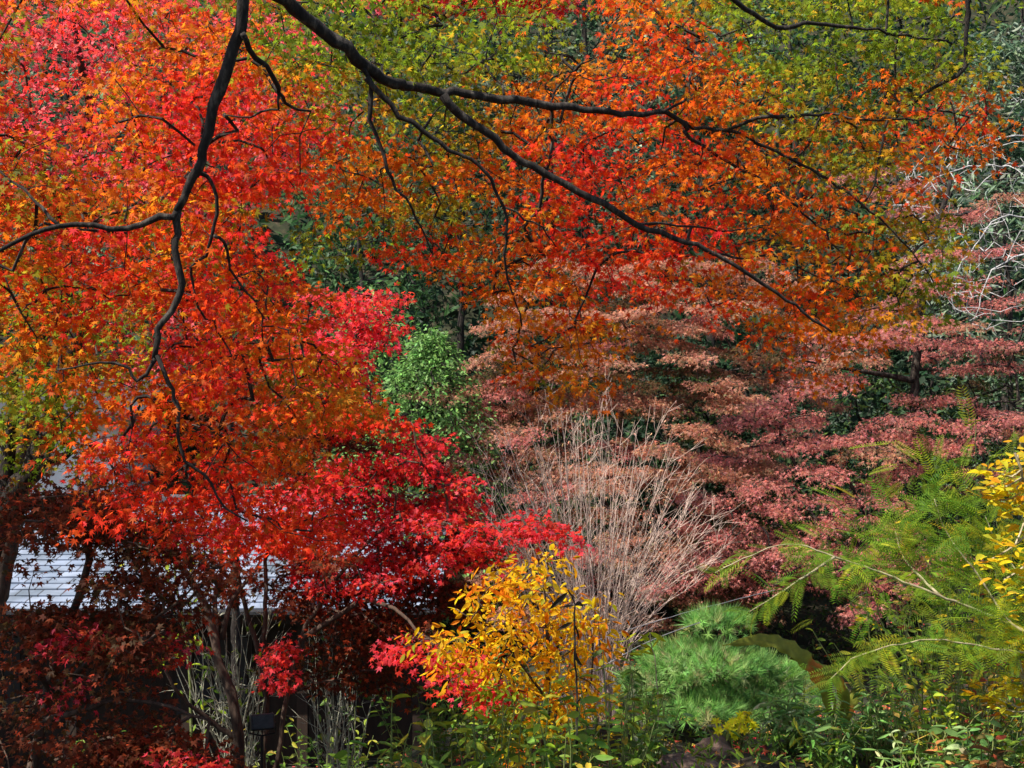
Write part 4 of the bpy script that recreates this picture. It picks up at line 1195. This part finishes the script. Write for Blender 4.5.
# garden spotlight among the trunks
def spotlight():
    b = at_ground(262, 8.9)
    c = P(262, 722, 8.9)
    t = thing('garden_spotlight', b, 'small black boxy garden spotlight on a stake in front of the trunks', 'lamp')
    R_ = rotz(.35) @ rotx(-.25)
    g = Geo(); g.box(c, (.17, .11, .115), R_); bo = g.build('housing', M['metal_dark'], t)
    md = bo.modifiers.new('bevel', 'BEVEL'); md.width = .012; md.segments = 2
    g = Geo()
    for k in range(5): g.box(c + R_ @ np.array([0.0, .066, -.04 + .02 * k]), (.15, .03, .006), R_)
    g.build('cooling_fin', M['metal_dark'], t)
    g = Geo(); g.box(c + R_ @ np.array([0, -.058, 0]), (.14, .006, .085), R_); g.build('lens', M['metal_dark'], t)
    g = Geo(); g.tube([b - (0, 0, .05), (c[0], c[1], c[2] - .1)], .012, 8); g.build('stake', M['metal_dark'], t)
    g = Geo(); g.tube([c + (-.095, 0, 0), c + (-.095, 0, -.08), (c[0], c[1], c[2] - .1), c + (.095, 0, -.08), c + (.095, 0, 0)], .007, 6); g.build('bracket', M['metal_dark'], t)


spotlight()

# thin straight wires / canes crossing the dark hollow
def canes():
    for (a, b_, lab) in ((P(560, 652, 11.0), P(775, 590, 11.8), 'thin pale cane leaning across the dark hollow above the pine, upper one'), (P(600, 668, 8.8), P(700, 622, 9.2), 'thin pale cane leaning left of the clipped pine, lower one')):
        aa = a.copy(); aa[2] = float(hgt(a[0], a[1])); 
        q = smooth_path([a + (a - b_) * .25, a, (a + b_) / 2 + (0, 0, .03), b_], .1, .002)
        e = q[0].copy(); e[2] = float(hgt(e[0], e[1]))
        g = Geo(); g.tube(np.vstack([e[None], q]), .0032, 5); o = g.build('fallen_cane', M['cable'])
        tag(o, lab, 'branch', 'canes over the dark hollow')


canes()

# ---------------------------------------------------------------- ground cover and fallen leaves
def litter():
    n = 26000
    d = RNG.uniform(2.5, 22, n); x = RNG.uniform(-.55, .55, n) * d * 1.15
    z = hgt(x, d) + .012 + RNG.random(n) * .02
    pos = np.stack([x, d, z], 1)
    key = [('T', 10) if RNG.random() < .75 else ('C', 10) for _ in range(n // 10)]
    o = place_leaves('fallen_leaves', 'star3', pos, RNG.standard_normal((n, 3)) * (1, 1, .2), np.array([0, 0, 1]) + RNG.standard_normal((n, 3)) * .35, RNG.uniform(.04, .08, n), colours(key), M['litter'], None)
    tag(o, 'fallen autumn leaves scattered over the soil', 'leaves', kind='stuff')
    n = 30000
    d = RNG.uniform(4.5, 14, n); x = RNG.uniform(-.5, .5, n) * d * 1.1
    keep = (np.sin(x * 1.9 + d) + np.sin(d * 2.3 - x) + RNG.normal(size=n) * .5) > -.3
    x = x[keep]; d = d[keep]; n = len(x) // 10 * 10; x = x[:n]; d = d[:n]
    z = hgt(x, d) + RNG.random(n) * .12
    tip = RNG.standard_normal((n, 3)) + (0, 0, 1.0)
    o = place_leaves('ground_cover', 'narrow', np.stack([x, d, z], 1), tip, RNG.standard_normal((n, 3)) + (0, -.5, .8), RNG.uniform(.03, .085, n), colours([('h', 10)] * (n // 10)), M['leaf'], None)
    tag(o, 'low green ground cover between the shrubs', 'ground cover', kind='stuff')
    n = 24000
    y = RNG.uniform(22, 60, n); x = RNG.uniform(-.55, .55, n) * y * 1.2
    tip = RNG.standard_normal((n, 3)) + (0, 0, .8)
    o = place_leaves('hillside_undergrowth', 'oval', np.stack([x, y, hgt(x, y) + RNG.random(n) * .5], 1), tip, RNG.standard_normal((n, 3)) + (0, -.5, .8), RNG.uniform(.25, .6, n), colours([('e' if RNG.random() < .6 else 'E', 10) for _ in range(n // 10)]), M['leaf'], None)
    tag(o, 'dense dark undergrowth covering the hillside', 'undergrowth', kind='stuff')


litter()
